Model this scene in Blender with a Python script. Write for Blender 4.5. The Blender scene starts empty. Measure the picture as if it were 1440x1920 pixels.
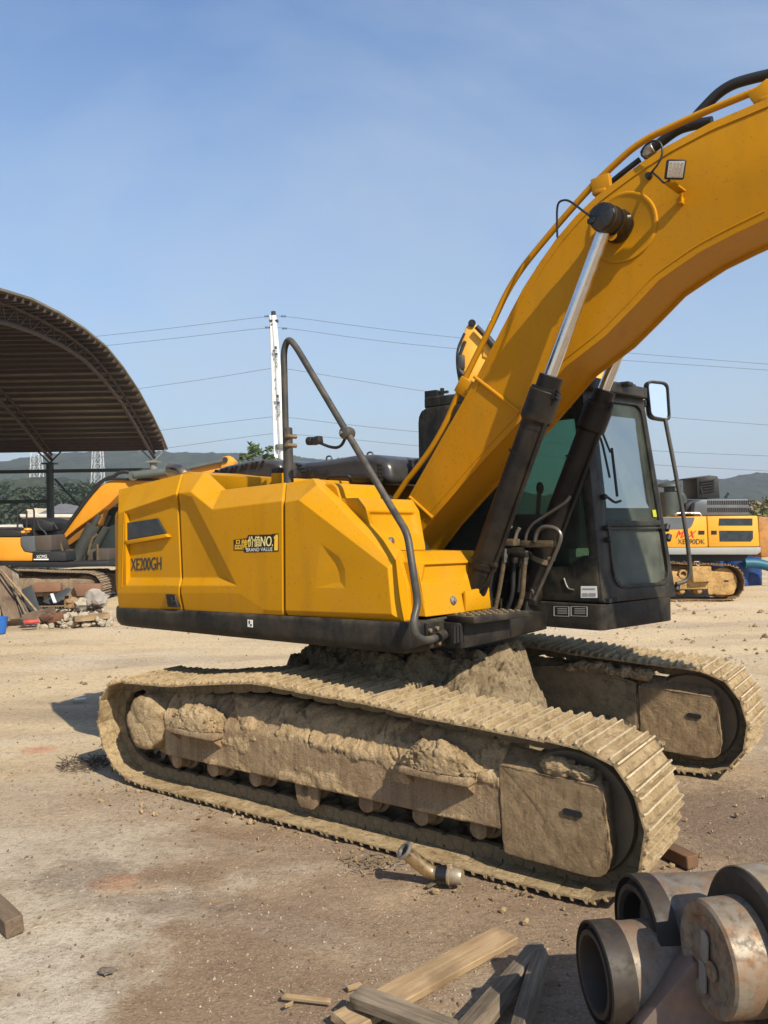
import bpy, bmesh, math, random
from math import sin, cos, pi, radians
from mathutils import Vector, Matrix, noise, Euler
import numpy as np

random.seed(7)
V3 = Vector
sc = bpy.context.scene
COL = sc.collection

# ------------------------------------------------------------------ camera
FPX, PIT, CAMH, ROLL = 1543.2, 0.0067, 1.96, -0.0153
_R0 = V3((1, 0, 0)); _U0 = V3((0, -sin(PIT), cos(PIT))); CF = V3((0, cos(PIT), sin(PIT)))
CR = _R0*cos(ROLL) + _U0*sin(ROLL); CU = _U0*cos(ROLL) - _R0*sin(ROLL)
cam_d = bpy.data.cameras.new('camera'); cam = bpy.data.objects.new('camera', cam_d); COL.objects.link(cam)
cam_d.sensor_fit = 'VERTICAL'; cam_d.sensor_height = 24.0; cam_d.sensor_width = 18.0
cam_d.lens = FPX/1920*24.0
cam_d.clip_start = 0.05; cam_d.clip_end = 6000
cam.matrix_world = Matrix(((CR.x, CU.x, -CF.x, 0), (CR.y, CU.y, -CF.y, 0), (CR.z, CU.z, -CF.z, CAMH), (0, 0, 0, 1)))
sc.camera = cam

# ------------------------------------------------------------------ sky, sun, exposure
SUN_TO = V3((0.66, -0.97, 1.0)).normalized()        # towards the sun
world = bpy.data.worlds.new('World'); sc.world = world; world.use_nodes = True
wn = world.node_tree; wn.nodes.clear()
w_out = wn.nodes.new('ShaderNodeOutputWorld'); w_bg = wn.nodes.new('ShaderNodeBackground')
sky = wn.nodes.new('ShaderNodeTexSky'); sky.sky_type = 'NISHITA'; sky.sun_disc = False
sky.sun_elevation = math.asin(SUN_TO.z); sky.sun_rotation = math.atan2(SUN_TO.x, SUN_TO.y)
sky.altitude = 50; sky.air_density = 1.0; sky.dust_density = 0.6; sky.ozone_density = 2.0
w_bg.inputs['Strength'].default_value = 0.11
# thin high cloud: streaky noise over the sky direction
tc = wn.nodes.new('ShaderNodeTexCoord')
sep = wn.nodes.new('ShaderNodeSeparateXYZ'); wn.links.new(tc.outputs['Generated'], sep.inputs[0])
dz = wn.nodes.new('ShaderNodeMath'); dz.operation = 'ADD'; dz.inputs[1].default_value = 0.18; wn.links.new(sep.outputs['Z'], dz.inputs[0])
dx = wn.nodes.new('ShaderNodeMath'); dx.operation = 'DIVIDE'; wn.links.new(sep.outputs['X'], dx.inputs[0]); wn.links.new(dz.outputs[0], dx.inputs[1])
dy = wn.nodes.new('ShaderNodeMath'); dy.operation = 'DIVIDE'; wn.links.new(sep.outputs['Y'], dy.inputs[0]); wn.links.new(dz.outputs[0], dy.inputs[1])
cmb = wn.nodes.new('ShaderNodeCombineXYZ'); wn.links.new(dx.outputs[0], cmb.inputs[0]); wn.links.new(dy.outputs[0], cmb.inputs[1])
cn = wn.nodes.new('ShaderNodeTexNoise'); cn.inputs['Scale'].default_value = 0.75; cn.inputs['Detail'].default_value = 7; cn.inputs['Roughness'].default_value = 0.55; cn.inputs['Distortion'].default_value = 0.6
wn.links.new(cmb.outputs[0], cn.inputs['Vector'])
cr = wn.nodes.new('ShaderNodeValToRGB'); cr.color_ramp.elements[0].position = 0.43; cr.color_ramp.elements[0].color = (0, 0, 0, 1)
cr.color_ramp.elements[1].position = 0.70; cr.color_ramp.elements[1].color = (0.48, 0.48, 0.48, 1); wn.links.new(cn.outputs['Fac'], cr.inputs[0])
cmx = wn.nodes.new('ShaderNodeMix'); cmx.data_type = 'RGBA'; cmx.inputs['B'].default_value = (4.4, 5.0, 5.6, 1)
wn.links.new(cr.outputs[0], cmx.inputs['Factor']); tn = wn.nodes.new('ShaderNodeMix'); tn.data_type = 'RGBA'; tn.blend_type = 'MULTIPLY'; tn.inputs['Factor'].default_value = 1.0; tn.inputs['B'].default_value = (0.98, 1.12, 1.24, 1)
wn.links.new(sky.outputs[0], tn.inputs['A']); wn.links.new(tn.outputs['Result'], cmx.inputs['A'])
hz_r = wn.nodes.new('ShaderNodeValToRGB'); hz_r.color_ramp.elements[0].position = 0.0; hz_r.color_ramp.elements[0].color = (0.85, 0.85, 0.85, 1); hz_r.color_ramp.elements[1].position = 0.52; hz_r.color_ramp.elements[1].color = (0, 0, 0, 1)
wn.links.new(sep.outputs['Z'], hz_r.inputs[0])      # hazy lower sky, the same all round
hz_m = wn.nodes.new('ShaderNodeMix'); hz_m.data_type = 'RGBA'; hz_m.inputs['B'].default_value = (2.95, 3.45, 3.95, 1)
wn.links.new(hz_r.outputs[0], hz_m.inputs['Factor']); wn.links.new(cmx.outputs['Result'], hz_m.inputs['A'])
wn.links.new(hz_m.outputs['Result'], w_bg.inputs['Color']); wn.links.new(w_bg.outputs[0], w_out.inputs['Surface'])

sun_d = bpy.data.lights.new('sun', 'SUN'); sun_d.energy = 5.0; sun_d.angle = radians(0.6); sun_d.color = (1.0, 0.895, 0.72)
sun = bpy.data.objects.new('sun', sun_d); COL.objects.link(sun)
sun.rotation_euler = (-SUN_TO).to_track_quat('-Z', 'Y').to_euler(); sun.location = (10, -15, 30)

vs = sc.view_settings
vs.view_transform = 'Standard'; vs.look = 'None'; vs.gamma = 1.0; vs.use_curve_mapping = False; vs.exposure = 0.5

# ------------------------------------------------------------------ frames and pixel rays
TA, UB = 0.6045, 0.6745                                  # headings of the tracks and of the upper body
TO = V3((-0.489, 5.131, 0)); UC = V3((0.361, 6.361, 0))
TM = Matrix.Translation(TO) @ Matrix.Rotation(-TA, 4, 'Z')
UM = Matrix.Translation(UC) @ Matrix.Rotation(-UB, 4, 'Z')
WM = Matrix.Identity(4)
def ray(px, py): return CF + CR*((px-720)/FPX) + CU*((960-py)/FPX)
def _hit(M, px, py, x=None, y=None, z=None):
    Mi = M.inverted(); o = Mi @ V3((0, 0, CAMH)); d = Mi.to_3x3() @ ray(px, py)
    if x is not None: k = (x-o.x)/d.x
    elif y is not None: k = (y-o.y)/d.y
    else: k = (z-o.z)/d.z
    return o + d*k
def U(px, py, v=None, u=None, z=None): return _hit(UM, px, py, x=u, y=v, z=z)
def K(px, py, w=None, t=None, z=None): return _hit(TM, px, py, x=t, y=w, z=z)
def G(px, py, z=0.0): return _hit(WM, px, py, z=z)
def D(px, py, y): return _hit(WM, px, py, y=y)

# ------------------------------------------------------------------ mesh building
class B:
    """collects shapes for one mesh"""
    def __init__(s): s.bm = bmesh.new(); s.mi = 0
    def _faces(s, fs):
        for f in fs: f.material_index = s.mi
        return fs
    def poly(s, pts):
        vs_ = [s.bm.verts.new(p) for p in pts]
        return s._faces([s.bm.faces.new(vs_)])[0]
    def prism(s, pts, vec, bevel=0.0, seg=2):
        vec = V3(vec); pts = [V3(p) for p in pts]
        t = bmesh.new(); a = [t.verts.new(p) for p in pts]; b = [t.verts.new(p+vec) for p in pts]
        n = len(pts); t.faces.new(a); t.faces.new(b[::-1])
        for i in range(n): t.faces.new((a[i], b[i], b[(i+1) % n], a[(i+1) % n]))
        bmesh.ops.recalc_face_normals(t, faces=t.faces[:])
        if bevel > 0:
            es = [e for e in t.edges if e.calc_face_angle(0) > 0.35]
            bmesh.ops.bevel(t, geom=es, offset=bevel, segments=seg, affect='EDGES', profile=0.5, clamp_overlap=True)
        return s.add(t)
    def add(s, t, M=None):
        if M is not None: t.transform(M)
        mp = {}
        for v in t.verts: mp[v] = s.bm.verts.new(v.co)
        out = []
        for f in t.faces:
            try: nf = s.bm.faces.new([mp[v] for v in f.verts])
            except ValueError: continue
            nf.material_index = s.mi; out.append(nf)
        t.free(); return out
    def box(s, c, size, bevel=0.0, M=None, seg=2):
        x, y, z = [q/2 for q in size]; c = V3(c)
        R = M.to_3x3() if M is not None else Matrix.Identity(3)
        pts = [c + R @ V3(p) for p in ((-x, -y, -z), (x, -y, -z), (x, y, -z), (-x, y, -z))]
        return s.prism(pts, R @ V3((0, 0, 2*z)), bevel, seg)
    def bar(s, p0, p1, w, h, up=(0, 0, 1), bevel=0.0):
        """a straight rectangular bar between two points"""
        p0 = V3(p0); p1 = V3(p1); d = (p1-p0).normalized(); up = V3(up)
        sd = d.cross(up)
        if sd.length < 1e-4: sd = d.cross(V3((1, 0, 0)))
        sd.normalize(); uu = sd.cross(d).normalized()
        pts = [p0 + sd*(a*w/2) + uu*(b*h/2) for a, b in ((-1, -1), (1, -1), (1, 1), (-1, 1))]
        return s.prism(pts, p1-p0, bevel)
    def lathe(s, p0, axis, prof, n=24, cap=True):
        p0 = V3(p0); ax = V3(axis).normalized()
        a = ax.orthogonal().normalized(); b = ax.cross(a)
        rings = []
        for d, r in prof:
            rings.append([s.bm.verts.new(p0 + ax*d + (a*cos(2*pi*i/n) + b*sin(2*pi*i/n))*max(r, 1e-4)) for i in range(n)])
        fs = []
        for q in range(len(rings)-1):
            for i in range(n):
                fs.append(s.bm.faces.new((rings[q][i], rings[q][(i+1) % n], rings[q+1][(i+1) % n], rings[q+1][i])))
        if cap:
            fs.append(s.bm.faces.new(rings[0][::-1])); fs.append(s.bm.faces.new(rings[-1]))
        return s._faces(fs)
    def cyl(s, p0, p1, r, r2=None, n=20, ch=0.0):
        p0 = V3(p0); p1 = V3(p1); L = (p1-p0).length; r2 = r if r2 is None else r2
        pr = [(0, r-ch), (ch, r), (L-ch, r2), (L, r2-ch)] if ch else [(0, r), (L, r2)]
        return s.lathe(p0, p1-p0, pr, n)
    def tube(s, pts, r, n=10, rad=0.05, k=5, cap=True):
        pts = [V3(p) for p in pts]
        path = [pts[0]]
        for i in range(1, len(pts)-1):          # round the corners
            a, b, c = pts[i-1], pts[i], pts[i+1]
            l1 = min(rad, (b-a).length*0.45); l2 = min(rad, (c-b).length*0.45)
            q0 = b + (a-b).normalized()*l1; q2 = b + (c-b).normalized()*l2
            for j in range(k+1):
                t = j/k; path.append(q0*(1-t)**2 + b*2*t*(1-t) + q2*t*t)
        path.append(pts[-1])
        path = [p for i, p in enumerate(path) if i == 0 or (p-path[i-1]).length > 1e-5]
        tg = [(path[min(i+1, len(path)-1)] - path[max(i-1, 0)]).normalized() for i in range(len(path))]
        nrm = tg[0].orthogonal().normalized(); rings = []
        for i, p in enumerate(path):
            nrm = (nrm - tg[i]*nrm.dot(tg[i])).normalized(); bn = tg[i].cross(nrm)
            rr = r(i/(len(path)-1)) if callable(r) else r
            rings.append([s.bm.verts.new(p + (nrm*cos(2*pi*j/n) + bn*sin(2*pi*j/n))*rr) for j in range(n)])
        fs = []
        for q in range(len(rings)-1):
            for i in range(n):
                fs.append(s.bm.faces.new((rings[q][i], rings[q][(i+1) % n], rings[q+1][(i+1) % n], rings[q+1][i])))
        if cap: fs.append(s.bm.faces.new(rings[0][::-1])); fs.append(s.bm.faces.new(rings[-1]))
        return s._faces(fs)
    def ring(s, outer, inner, vec, bevel=0.0):
        """a flat frame with an opening: two loops of equal count, given thickness"""
        vec = V3(vec); n = len(outer); t = bmesh.new()
        L = [[t.verts.new(V3(p)+o) for p in lp] for o in (V3(), vec) for lp in (outer, inner)]
        for i in range(n):
            j = (i+1) % n
            t.faces.new((L[0][i], L[0][j], L[1][j], L[1][i])); t.faces.new((L[2][i], L[3][i], L[3][j], L[2][j]))
            t.faces.new((L[0][i], L[2][i], L[2][j], L[0][j])); t.faces.new((L[1][i], L[1][j], L[3][j], L[3][i]))
        bmesh.ops.recalc_face_normals(t, faces=t.faces[:])
        if bevel:
            es = [e for e in t.edges if e.calc_face_angle(0) > 0.6]
            bmesh.ops.bevel(t, geom=es, offset=bevel, segments=2, affect='EDGES', profile=0.5, clamp_overlap=True)
        return s.add(t)
    def blob(s, c, size, seed=0, amp=0.3, freq=2.0, sub=3, M=None, flat=None):
        t = bmesh.new(); bmesh.ops.create_icosphere(t, subdivisions=sub, radius=1.0)
        o = V3((seed*3.7, seed*1.3, -seed*2.1))
        for v in t.verts:
            k = 1 + amp*noise.fractal(v.co*freq+o, 0.8, 2.1, 4)
            q = v.co*k
            if flat is not None and q.z < flat: q.z = flat
            v.co = V3((q.x*size[0], q.y*size[1], q.z*size[2]))
        if M is not None: t.transform(M)
        t.transform(Matrix.Translation(V3(c)))
        return s.add(t)
    def rough(s, amp, freq, seed=0, octv=4):
        s.bm.normal_update(); o = V3((seed, seed*1.7, -seed))
        for v in s.bm.verts: v.co += v.normal*amp*noise.fractal(v.co*freq+o, 0.7, 2.1, octv)

def rrect(pts, rad, k=4):
    """round the corners of a polygon (list of Vectors)"""
    pts = [V3(p) for p in pts]; n = len(pts); out = []
    rads = rad if isinstance(rad, (list, tuple)) else [rad]*n
    for i in range(n):
        a, b, c = pts[i-1], pts[i], pts[(i+1) % n]; r = rads[i]
        l1 = min(r, (a-b).length*0.45); l2 = min(r, (c-b).length*0.45)
        q0 = b + (a-b).normalized()*l1; q2 = b + (c-b).normalized()*l2
        for j in range(k+1):
            t = j/k; out.append(q0*(1-t)**2 + b*2*t*(1-t) + q2*t*t)
    return out

WORLD = {}
def place(o, parent, M):
    WORLD[o] = M.copy()
    if parent is not None:
        o.parent = parent; o.matrix_parent_inverse = Matrix.Identity(4)
        o.matrix_basis = WORLD[parent].inverted() @ M
    else: o.matrix_basis = M
def to_mesh(name, b, smooth=True, ang=35, mesh_fix=True):
    bm = b.bm if isinstance(b, B) else b
    if mesh_fix: bmesh.ops.recalc_face_normals(bm, faces=bm.faces[:])
    me = bpy.data.meshes.new(name); bm.to_mesh(me); bm.free()
    me.polygons.foreach_set('use_smooth', [smooth]*len(me.polygons))
    if smooth: me.set_sharp_from_angle(angle=radians(ang))
    me.update(); return me
def obj(name, b, mats, parent=None, M=WM, smooth=True, ang=35, label=None, fix=True):
    me = b if isinstance(b, bpy.types.Mesh) else to_mesh(name, b, smooth, ang, fix)
    if mats is not None:
        for m in (mats if isinstance(mats, (list, tuple)) else [mats]):
            if len(me.materials) < 8: me.materials.append(m)
    o = bpy.data.objects.new(name, me); COL.objects.link(o); place(o, parent, M)
    if label: o['label'] = label
    return o
def inst(name, me, parent, M):
    o = bpy.data.objects.new(name, me); COL.objects.link(o); place(o, parent, M); return o
def empty(name, M): 
    o = bpy.data.objects.new(name, None); o.empty_display_size = 0.3; COL.objects.link(o); place(o, None, M); return o
def tag(o, label, cat, group=None):
    o['label'] = label; o['category'] = cat
    if group: o['group'] = group
    return o
def kind(o, k): o['kind'] = k; return o
def text_mesh(txt, size=1.0, shear=0.0, ex=0.0, sp=1.0):
    cu = bpy.data.curves.new('lettering', 'FONT'); cu.body = txt; cu.size = size; cu.shear = shear; cu.extrude = ex
    cu.space_character = sp; cu.align_x = 'LEFT'
    o = bpy.data.objects.new('lettering', cu); COL.objects.link(o)
    bpy.context.view_layer.update()
    dg = bpy.context.evaluated_depsgraph_get()
    me = bpy.data.meshes.new_from_object(o.evaluated_get(dg))
    bpy.data.objects.remove(o); return me
def fit_text(me, p_bl, p_br, p_tl):
    """stretch lettering so that its bounds fill a parallelogram"""
    xs = [v.co.x for v in me.vertices]; ys = [v.co.y for v in me.vertices]
    x0, x1, y0, y1 = min(xs), max(xs), min(ys), max(ys)
    p_bl = V3(p_bl); ex = V3(p_br)-p_bl; ey = V3(p_tl)-p_bl; nz = ex.cross(ey).normalized()
    for v in me.vertices:
        v.co = p_bl + ex*((v.co.x-x0)/(x1-x0)) + ey*((v.co.y-y0)/(y1-y0)) + nz*v.co.z
    me.update(); return me

# ------------------------------------------------------------------ materials
class N:
    """small node helper"""
    def __init__(s, name):
        s.m = bpy.data.materials.new(name); s.m.use_nodes = True; s.t = s.m.node_tree
        s.b = s.t.nodes['Principled BSDF']; s.out = s.t.nodes['Material Output']; s._c = None
    def n(s, typ, **kw):
        x = s.t.nodes.new(typ)
        for k, v in kw.items(): setattr(x, k, v)
        return x
    def l(s, a, b): s.t.links.new(a, b)
    def coord(s, which='Object', rnd=False):
        key = (which, rnd)
        if s._c and s._c[0] == key: return s._c[1]
        if which == 'Position': o = s.n('ShaderNodeNewGeometry').outputs['Position']
        else: o = s.n('ShaderNodeTexCoord').outputs[which]
        if rnd:
            oi = s.n('ShaderNodeObjectInfo'); mu = s.n('ShaderNodeMath', operation='MULTIPLY'); mu.inputs[1].default_value = 40
            s.l(oi.outputs['Random'], mu.inputs[0]); va = s.n('ShaderNodeVectorMath', operation='ADD')
            s.l(o, va.inputs[0]); s.l(mu.outputs[0], va.inputs[1]); o = va.outputs[0]
        s._c = (key, o); return o
    def noise(s, scale, detail=5, rough=0.55, co=None, stretch=None, dist=0.0):
        x = s.n('ShaderNodeTexNoise'); x.inputs['Scale'].default_value = scale; x.inputs['Detail'].default_value = detail
        x.inputs['Roughness'].default_value = rough; x.inputs['Distortion'].default_value = dist
        co = co or s.coord()
        if stretch:
            mp = s.n('ShaderNodeMapping'); mp.inputs['Scale'].default_value = stretch; s.l(co, mp.inputs[0]); co = mp.outputs[0]
        s.l(co, x.inputs['Vector']); return x.outputs['Fac']
    def voro(s, scale, feat='F1', co=None, out='Distance'):
        x = s.n('ShaderNodeTexVoronoi', feature=feat); x.inputs['Scale'].default_value = scale
        s.l(co or s.coord(), x.inputs['Vector']); return x.outputs[out]
    def ramp(s, f, *stops, interp='LINEAR'):
        x = s.n('ShaderNodeValToRGB'); e = x.color_ramp.elements; x.color_ramp.interpolation = interp
        while len(e) < len(stops): e.new(0.5)
        for q, (p, c) in zip(e, stops):
            q.position = p; q.color = (c, c, c, 1) if isinstance(c, (int, float)) else (*c, 1)
        s.l(f, x.inputs[0]); return x.outputs[0]
    def mix(s, f, a, b, blend='MIX'):
        x = s.n('ShaderNodeMix', data_type='RGBA', blend_type=blend)
        for q, i in ((f, 'Factor'), (a, 'A'), (b, 'B')):
            if isinstance(q, (int, float)): 
                x.inputs[i].default_value = q if i == 'Factor' else (q, q, q, 1)
            elif isinstance(q, tuple): x.inputs[i].default_value = (*q, 1)
            else: s.l(q, x.inputs[i])
        return x.outputs['Result']
    def math(s, op, a, b=0.0, c=None):
        x = s.n('ShaderNodeMath', operation=op)
        for i, q in enumerate((a, b, c)):
            if q is None: continue
            if isinstance(q, (int, float)): x.inputs[i].default_value = q
            else: s.l(q, x.inputs[i])
        return x.outputs[0]
    def bump(s, h, strength=0.5, dist=0.01, prev=None):
        x = s.n('ShaderNodeBump'); x.inputs['Strength'].default_value = strength; x.inputs['Distance'].default_value = dist
        s.l(h, x.inputs['Height'])
        if prev is not None: s.l(prev, x.inputs['Normal'])
        return x.outputs[0]
    def set(s, **kw):
        for k, v in kw.items():
            i = s.b.inputs[{'col': 'Base Color', 'rough': 'Roughness', 'metal': 'Metallic', 'normal': 'Normal', 'spec': 'Specular IOR Level', 'coat': 'Coat Weight', 'coatr': 'Coat Roughness', 'trans': 'Transmission Weight', 'alpha': 'Alpha', 'ior': 'IOR'}[k]]
            if isinstance(v, (int, float)): i.default_value = v
            elif isinstance(v, tuple): i.default_value = (*v, 1)
            else: s.l(v, i)
        return s.m
    def upness(s, lo=0.3, hi=0.9):
        g = s.n('ShaderNodeNewGeometry'); sp = s.n('ShaderNodeSeparateXYZ'); s.l(g.outputs['Normal'], sp.inputs[0])
        return s.ramp(sp.outputs['Z'], (lo, 0), (hi, 1))

DUST = (0.40, 0.30, 0.185)
def mat_paint(name, col, rough=0.42, dust=0.25, grime=0.25, scale=1.0, coat=0.05, dustcol=DUST, rnd=False, streak=0.5, spec=0.35):
    a = N(name); co = a.coord('Object', rnd)
    var = a.noise(1.3*scale, 4, co=co)
    c = a.mix(a.ramp(var, (0.3, 0.0), (0.75, 0.6)), col, tuple(q*0.80 for q in col))
    if grime:
        g = a.ramp(a.noise(5*scale, 7, 0.62, co=co, stretch=(1, 1, 0.22)), (0.52, 0), (0.80, grime))
        c = a.mix(g, c, tuple(q*0.38+0.01 for q in col))
        sp = a.ramp(a.noise(60*scale, 3, 0.6, co=co), (0.62, 0), (0.72, grime*1.3)); c = a.mix(sp, c, (0.10, 0.07, 0.035))
    dn = a.ramp(a.noise(3.1*scale, 9, 0.68, co=co), (0.42, 0.04), (0.68, 1.0))
    ds = a.ramp(a.noise(7*scale, 8, 0.7, co=co, stretch=(1, 1, 0.10)), (0.46, 0.0), (0.70, 0.8))
    dn = a.math('MAXIMUM', dn, a.math('MULTIPLY', ds, streak))
    df = a.math('MULTIPLY', dn, a.math('ADD', a.math('MULTIPLY', a.upness(0.1, 0.9), dust*0.8), dust*0.5))
    c = a.mix(df, c, dustcol)
    r = a.math('ADD', a.math('MULTIPLY', a.noise(14*scale, 5, co=co), 0.22), rough-0.08)
    r = a.math('ADD', r, a.math('MULTIPLY', df, 0.5))
    nb = a.bump(a.noise(2.2*scale, 2, co=co), 0.05, 0.03)
    nb = a.bump(a.noise(160*scale, 2, co=co), 0.05, 0.002, nb)
    return a.set(col=c, rough=r, normal=nb, coat=coat, coatr=0.25, spec=spec)
def mat_mud(name, c1=(0.345, 0.245, 0.132), c2=(0.52, 0.39, 0.23), c3=(0.14, 0.09, 0.048), bumpy=1.0, scale=1.0, rnd=False, streak=False, crack=.75):
    a = N(name); co = a.coord('Object', rnd)
    f = a.noise(3.5*scale, 7, 0.62, co=co)
    c = a.mix(a.ramp(f, (0.36, 0), (0.64, 1)), c1, c2)
    d = a.ramp(a.noise(9*scale, 6, 0.65, co=co, stretch=(1, 1, 0.25) if streak else None), (0.50, 0), (0.70, 0.75)); c = a.mix(d, c, c3)
    fine = a.noise(90*scale, 4, 0.6, co=co); c = a.mix(a.ramp(fine, (0.3, 0.25), (0.6, 0.0)), c, tuple(q*0.55 for q in c1))
    cr_ = a.ramp(a.voro(7*scale, 'DISTANCE_TO_EDGE', co=co), (0.0, 0.0), (0.035, 1.0))
    h1 = a.noise(18*scale, 8, 0.68, co=co); h2 = a.noise(70*scale, 5, 0.65, co=co)
    nb = a.bump(h1, 0.9*bumpy, 0.05); nb = a.bump(h2, 0.8*bumpy, 0.012, nb)
    c = a.mix(a.ramp(a.math('MULTIPLY', a.math('SUBTRACT', 1.0, cr_), a.ramp(a.noise(2.3*scale, 3, co=co), (.52, 0), (.60, 1))), (0, 0), (1, crack)), c, tuple(q*.3 for q in c1))
    return a.set(col=c, rough=0.93, normal=nb, spec=0.2)
def mat_frame(name):
    # brown, streaked film of dried slurry with thicker pale mud where the 'mud' attribute says it still clings
    a = N(name); co = a.coord(); at = a.n('ShaderNodeAttribute'); at.attribute_name = 'mud'
    f = a.noise(4, 8, 0.65, co=co); st = a.noise(9, 8, 0.68, co=co, stretch=(1.6, 1, 0.10))
    film = a.mix(a.ramp(f, (.35, 0), (.65, 1)), (.31, .215, .125), (.45, .335, .205))
    film = a.mix(a.ramp(st, (.42, 0), (.68, .8)), film, (.19, .125, .072))
    film = a.mix(a.ramp(a.noise(13, 6, .6, co=co, stretch=(1.5, 1, .14)), (.56, 0), (.72, .7)), film, (.36, .275, .155))
    pale = a.mix(a.ramp(a.noise(7, 8, .66, co=co), (.35, 0), (.65, 1)), (.36, .255, .138), (.54, .40, .235))
    k = a.ramp(a.math('ADD', at.outputs['Fac'], a.math('MULTIPLY', a.math('SUBTRACT', a.noise(20, 6, .7, co=co), .5), .9)), (.38, 0), (.62, 1))
    c = a.mix(k, film, pale)
    c = a.mix(a.ramp(a.noise(80, 4, .65, co=co), (.34, .5), (.5, 0)), c, (.10, .068, .04))
    nb = a.bump(a.noise(22, 9, .72, co=co), .8, .04); nb = a.bump(a.noise(85, 5, .7, co=co), .7, .010, nb)
    return a.set(col=c, rough=.92, spec=.2, normal=nb)
def mat_steel(name, col, rough=0.35, metal=1.0, dirt=0.3, scale=1.0, dirtcol=(0.10, 0.075, 0.05), rust=0.0, stretch=None):
    a = N(name); co = a.coord()
    f = a.ramp(a.noise(7*scale, 7, 0.65, co=co, stretch=stretch), (0.45, 0), (0.72, dirt))
    c = a.mix(f, col, dirtcol)
    if rust:
        rf = a.ramp(a.noise(4*scale, 8, 0.7, co=co), (0.45, 0), (0.65, rust)); c = a.mix(rf, c, (0.23, 0.105, 0.04))
    r = a.math('ADD', a.math('MULTIPLY', f, 0.5), rough)
    m = a.math('SUBTRACT', metal, a.math('MULTIPLY', f, metal*0.9))
    nb = a.bump(a.noise(45*scale, 5, co=co, stretch=stretch), 0.12, 0.003)
    return a.set(col=c, rough=r, metal=m, normal=nb)
def mat_plain(name, col, rough=0.6, metal=0.0, spec=0.4, var=0.25, scale=4):
    a = N(name); f = a.noise(scale, 6, 0.6)
    c = a.mix(a.ramp(f, (0.35, 0), (0.7, 1)), col, tuple(q*(1-var) for q in col))
    return a.set(col=c, rough=rough, metal=metal, spec=spec, normal=a.bump(a.noise(scale*12, 4), 0.15, 0.004))
def mat_glass(name, col=(0.62, 0.80, 0.74), dusty=0.12):
    a = N(name)
    gl = a.n('ShaderNodeBsdfGlossy'); gl.inputs['Roughness'].default_value = 0.03; gl.inputs['Color'].default_value = (0.42, 0.47, 0.46, 1)
    tr = a.n('ShaderNodeBsdfTransparent'); tr.inputs['Color'].default_value = (*col, 1)
    df = a.n('ShaderNodeBsdfDiffuse'); df.inputs['Color'].default_value = (0.42, 0.42, 0.36, 1)
    fr = a.n('ShaderNodeFresnel'); fr.inputs['IOR'].default_value = 1.45
    m1 = a.n('ShaderNodeMixShader'); a.l(fr.outputs[0], m1.inputs[0]); a.l(tr.outputs[0], m1.inputs[1]); a.l(gl.outputs[0], m1.inputs[2])
    f = a.ramp(a.noise(3.0, 7, 0.65), (0.35, dusty*0.25), (0.75, dusty))
    m2 = a.n('ShaderNodeMixShader'); a.l(f, m2.inputs[0]); a.l(m1.outputs[0], m2.inputs[1]); a.l(df.outputs[0], m2.inputs[2])
    a.l(m2.outputs[0], a.out.inputs['Surface']); return a.m
def mat_wood(name, c1, c2, scale=1.0):
    a = N(name); co = a.coord()
    g = a.noise(6*scale, 8, 0.65, co=co, stretch=(0.6, 7, 7), dist=0.4)
    c = a.mix(a.ramp(g, (0.32, 0), (0.68, 1)), c1, c2)
    c = a.mix(a.ramp(a.noise(3*scale, 6, co=co), (0.5, 0), (0.72, 0.6)), c, tuple(q*0.45 for q in c1))
    return a.set(col=c, rough=0.85, spec=0.2, normal=a.bump(g, 0.5, 0.006))

YEL = (0.51, 0.236, 0.0006)
M_yel = mat_paint('yellow_paint', YEL, 0.42, dust=0.16, grime=0.42, spec=0.16, coat=0.0, dustcol=(0.40, 0.265, 0.11))
M_boom = mat_paint('boom_yellow_paint', (0.49, 0.216, 0.001), 0.45, dust=0.16, grime=0.42, spec=0.16, coat=0.0, dustcol=(0.36, 0.24, 0.10))
M_blk = mat_paint('black_frame_paint', (0.010, 0.010, 0.011), 0.48, dust=0.40, grime=0.3, scale=1.6, coat=0.0, dustcol=(0.20, 0.16, 0.10), spec=0.22, streak=0.8)
M_cyl = mat_paint('cylinder_black_paint', (0.008, 0.0075, 0.007), 0.40, dust=0.30, grime=0.25, scale=2, coat=0.0, dustcol=(0.15, 0.11, 0.07), spec=0.25)
M_cab = mat_paint('cab_black_paint', (0.008, 0.0085, 0.009), 0.40, dust=0.5, grime=0.2, scale=1.8, coat=0.05, dustcol=(0.20, 0.175, 0.12), streak=1.0, spec=0.25)
M_hood = mat_paint('engine_cover_grey_paint', (0.030, 0.031, 0.033), 0.26, dust=0.10, grime=0.2, coat=0.3)
M_rail = mat_paint('handrail_grey_paint', (0.040, 0.041, 0.040), 0.40, dust=0.22, grime=0.4, scale=3, coat=0.0)
M_mud = mat_mud('dried_mud'); M_mudf = mat_frame('muddy_track_frame')
M_shoe = mat_mud('muddy_track_shoe', (0.43, 0.31, 0.165), (0.63, 0.48, 0.285), (0.17, 0.11, 0.056), 1.0, 1.8, rnd=True)
M_mudg = mat_mud('grey_mud', (0.17, 0.135, 0.085), (0.29, 0.225, 0.13), (0.10, 0.075, 0.045), 0.7, 1.2)
M_tip = mat_mud('worn_grouser_edge', (0.42, 0.34, 0.22), (0.58, 0.48, 0.32), (0.28, 0.21, 0.12), 0.5, 2.0, rnd=True)
M_worn = mat_steel('worn_muddy_steel', (0.17, 0.135, 0.09), 0.55, 0.4, dirt=0.7, dirtcol=(0.27, 0.19, 0.10), scale=0.8)
M_chrome = mat_steel('cylinder_rod_chrome', (0.72, 0.72, 0.72), 0.10, 1.0, dirt=0.18, scale=2)
M_steel = mat_steel('bare_steel', (0.36, 0.34, 0.31), 0.38, 0.9, dirt=0.7, scale=2)
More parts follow.
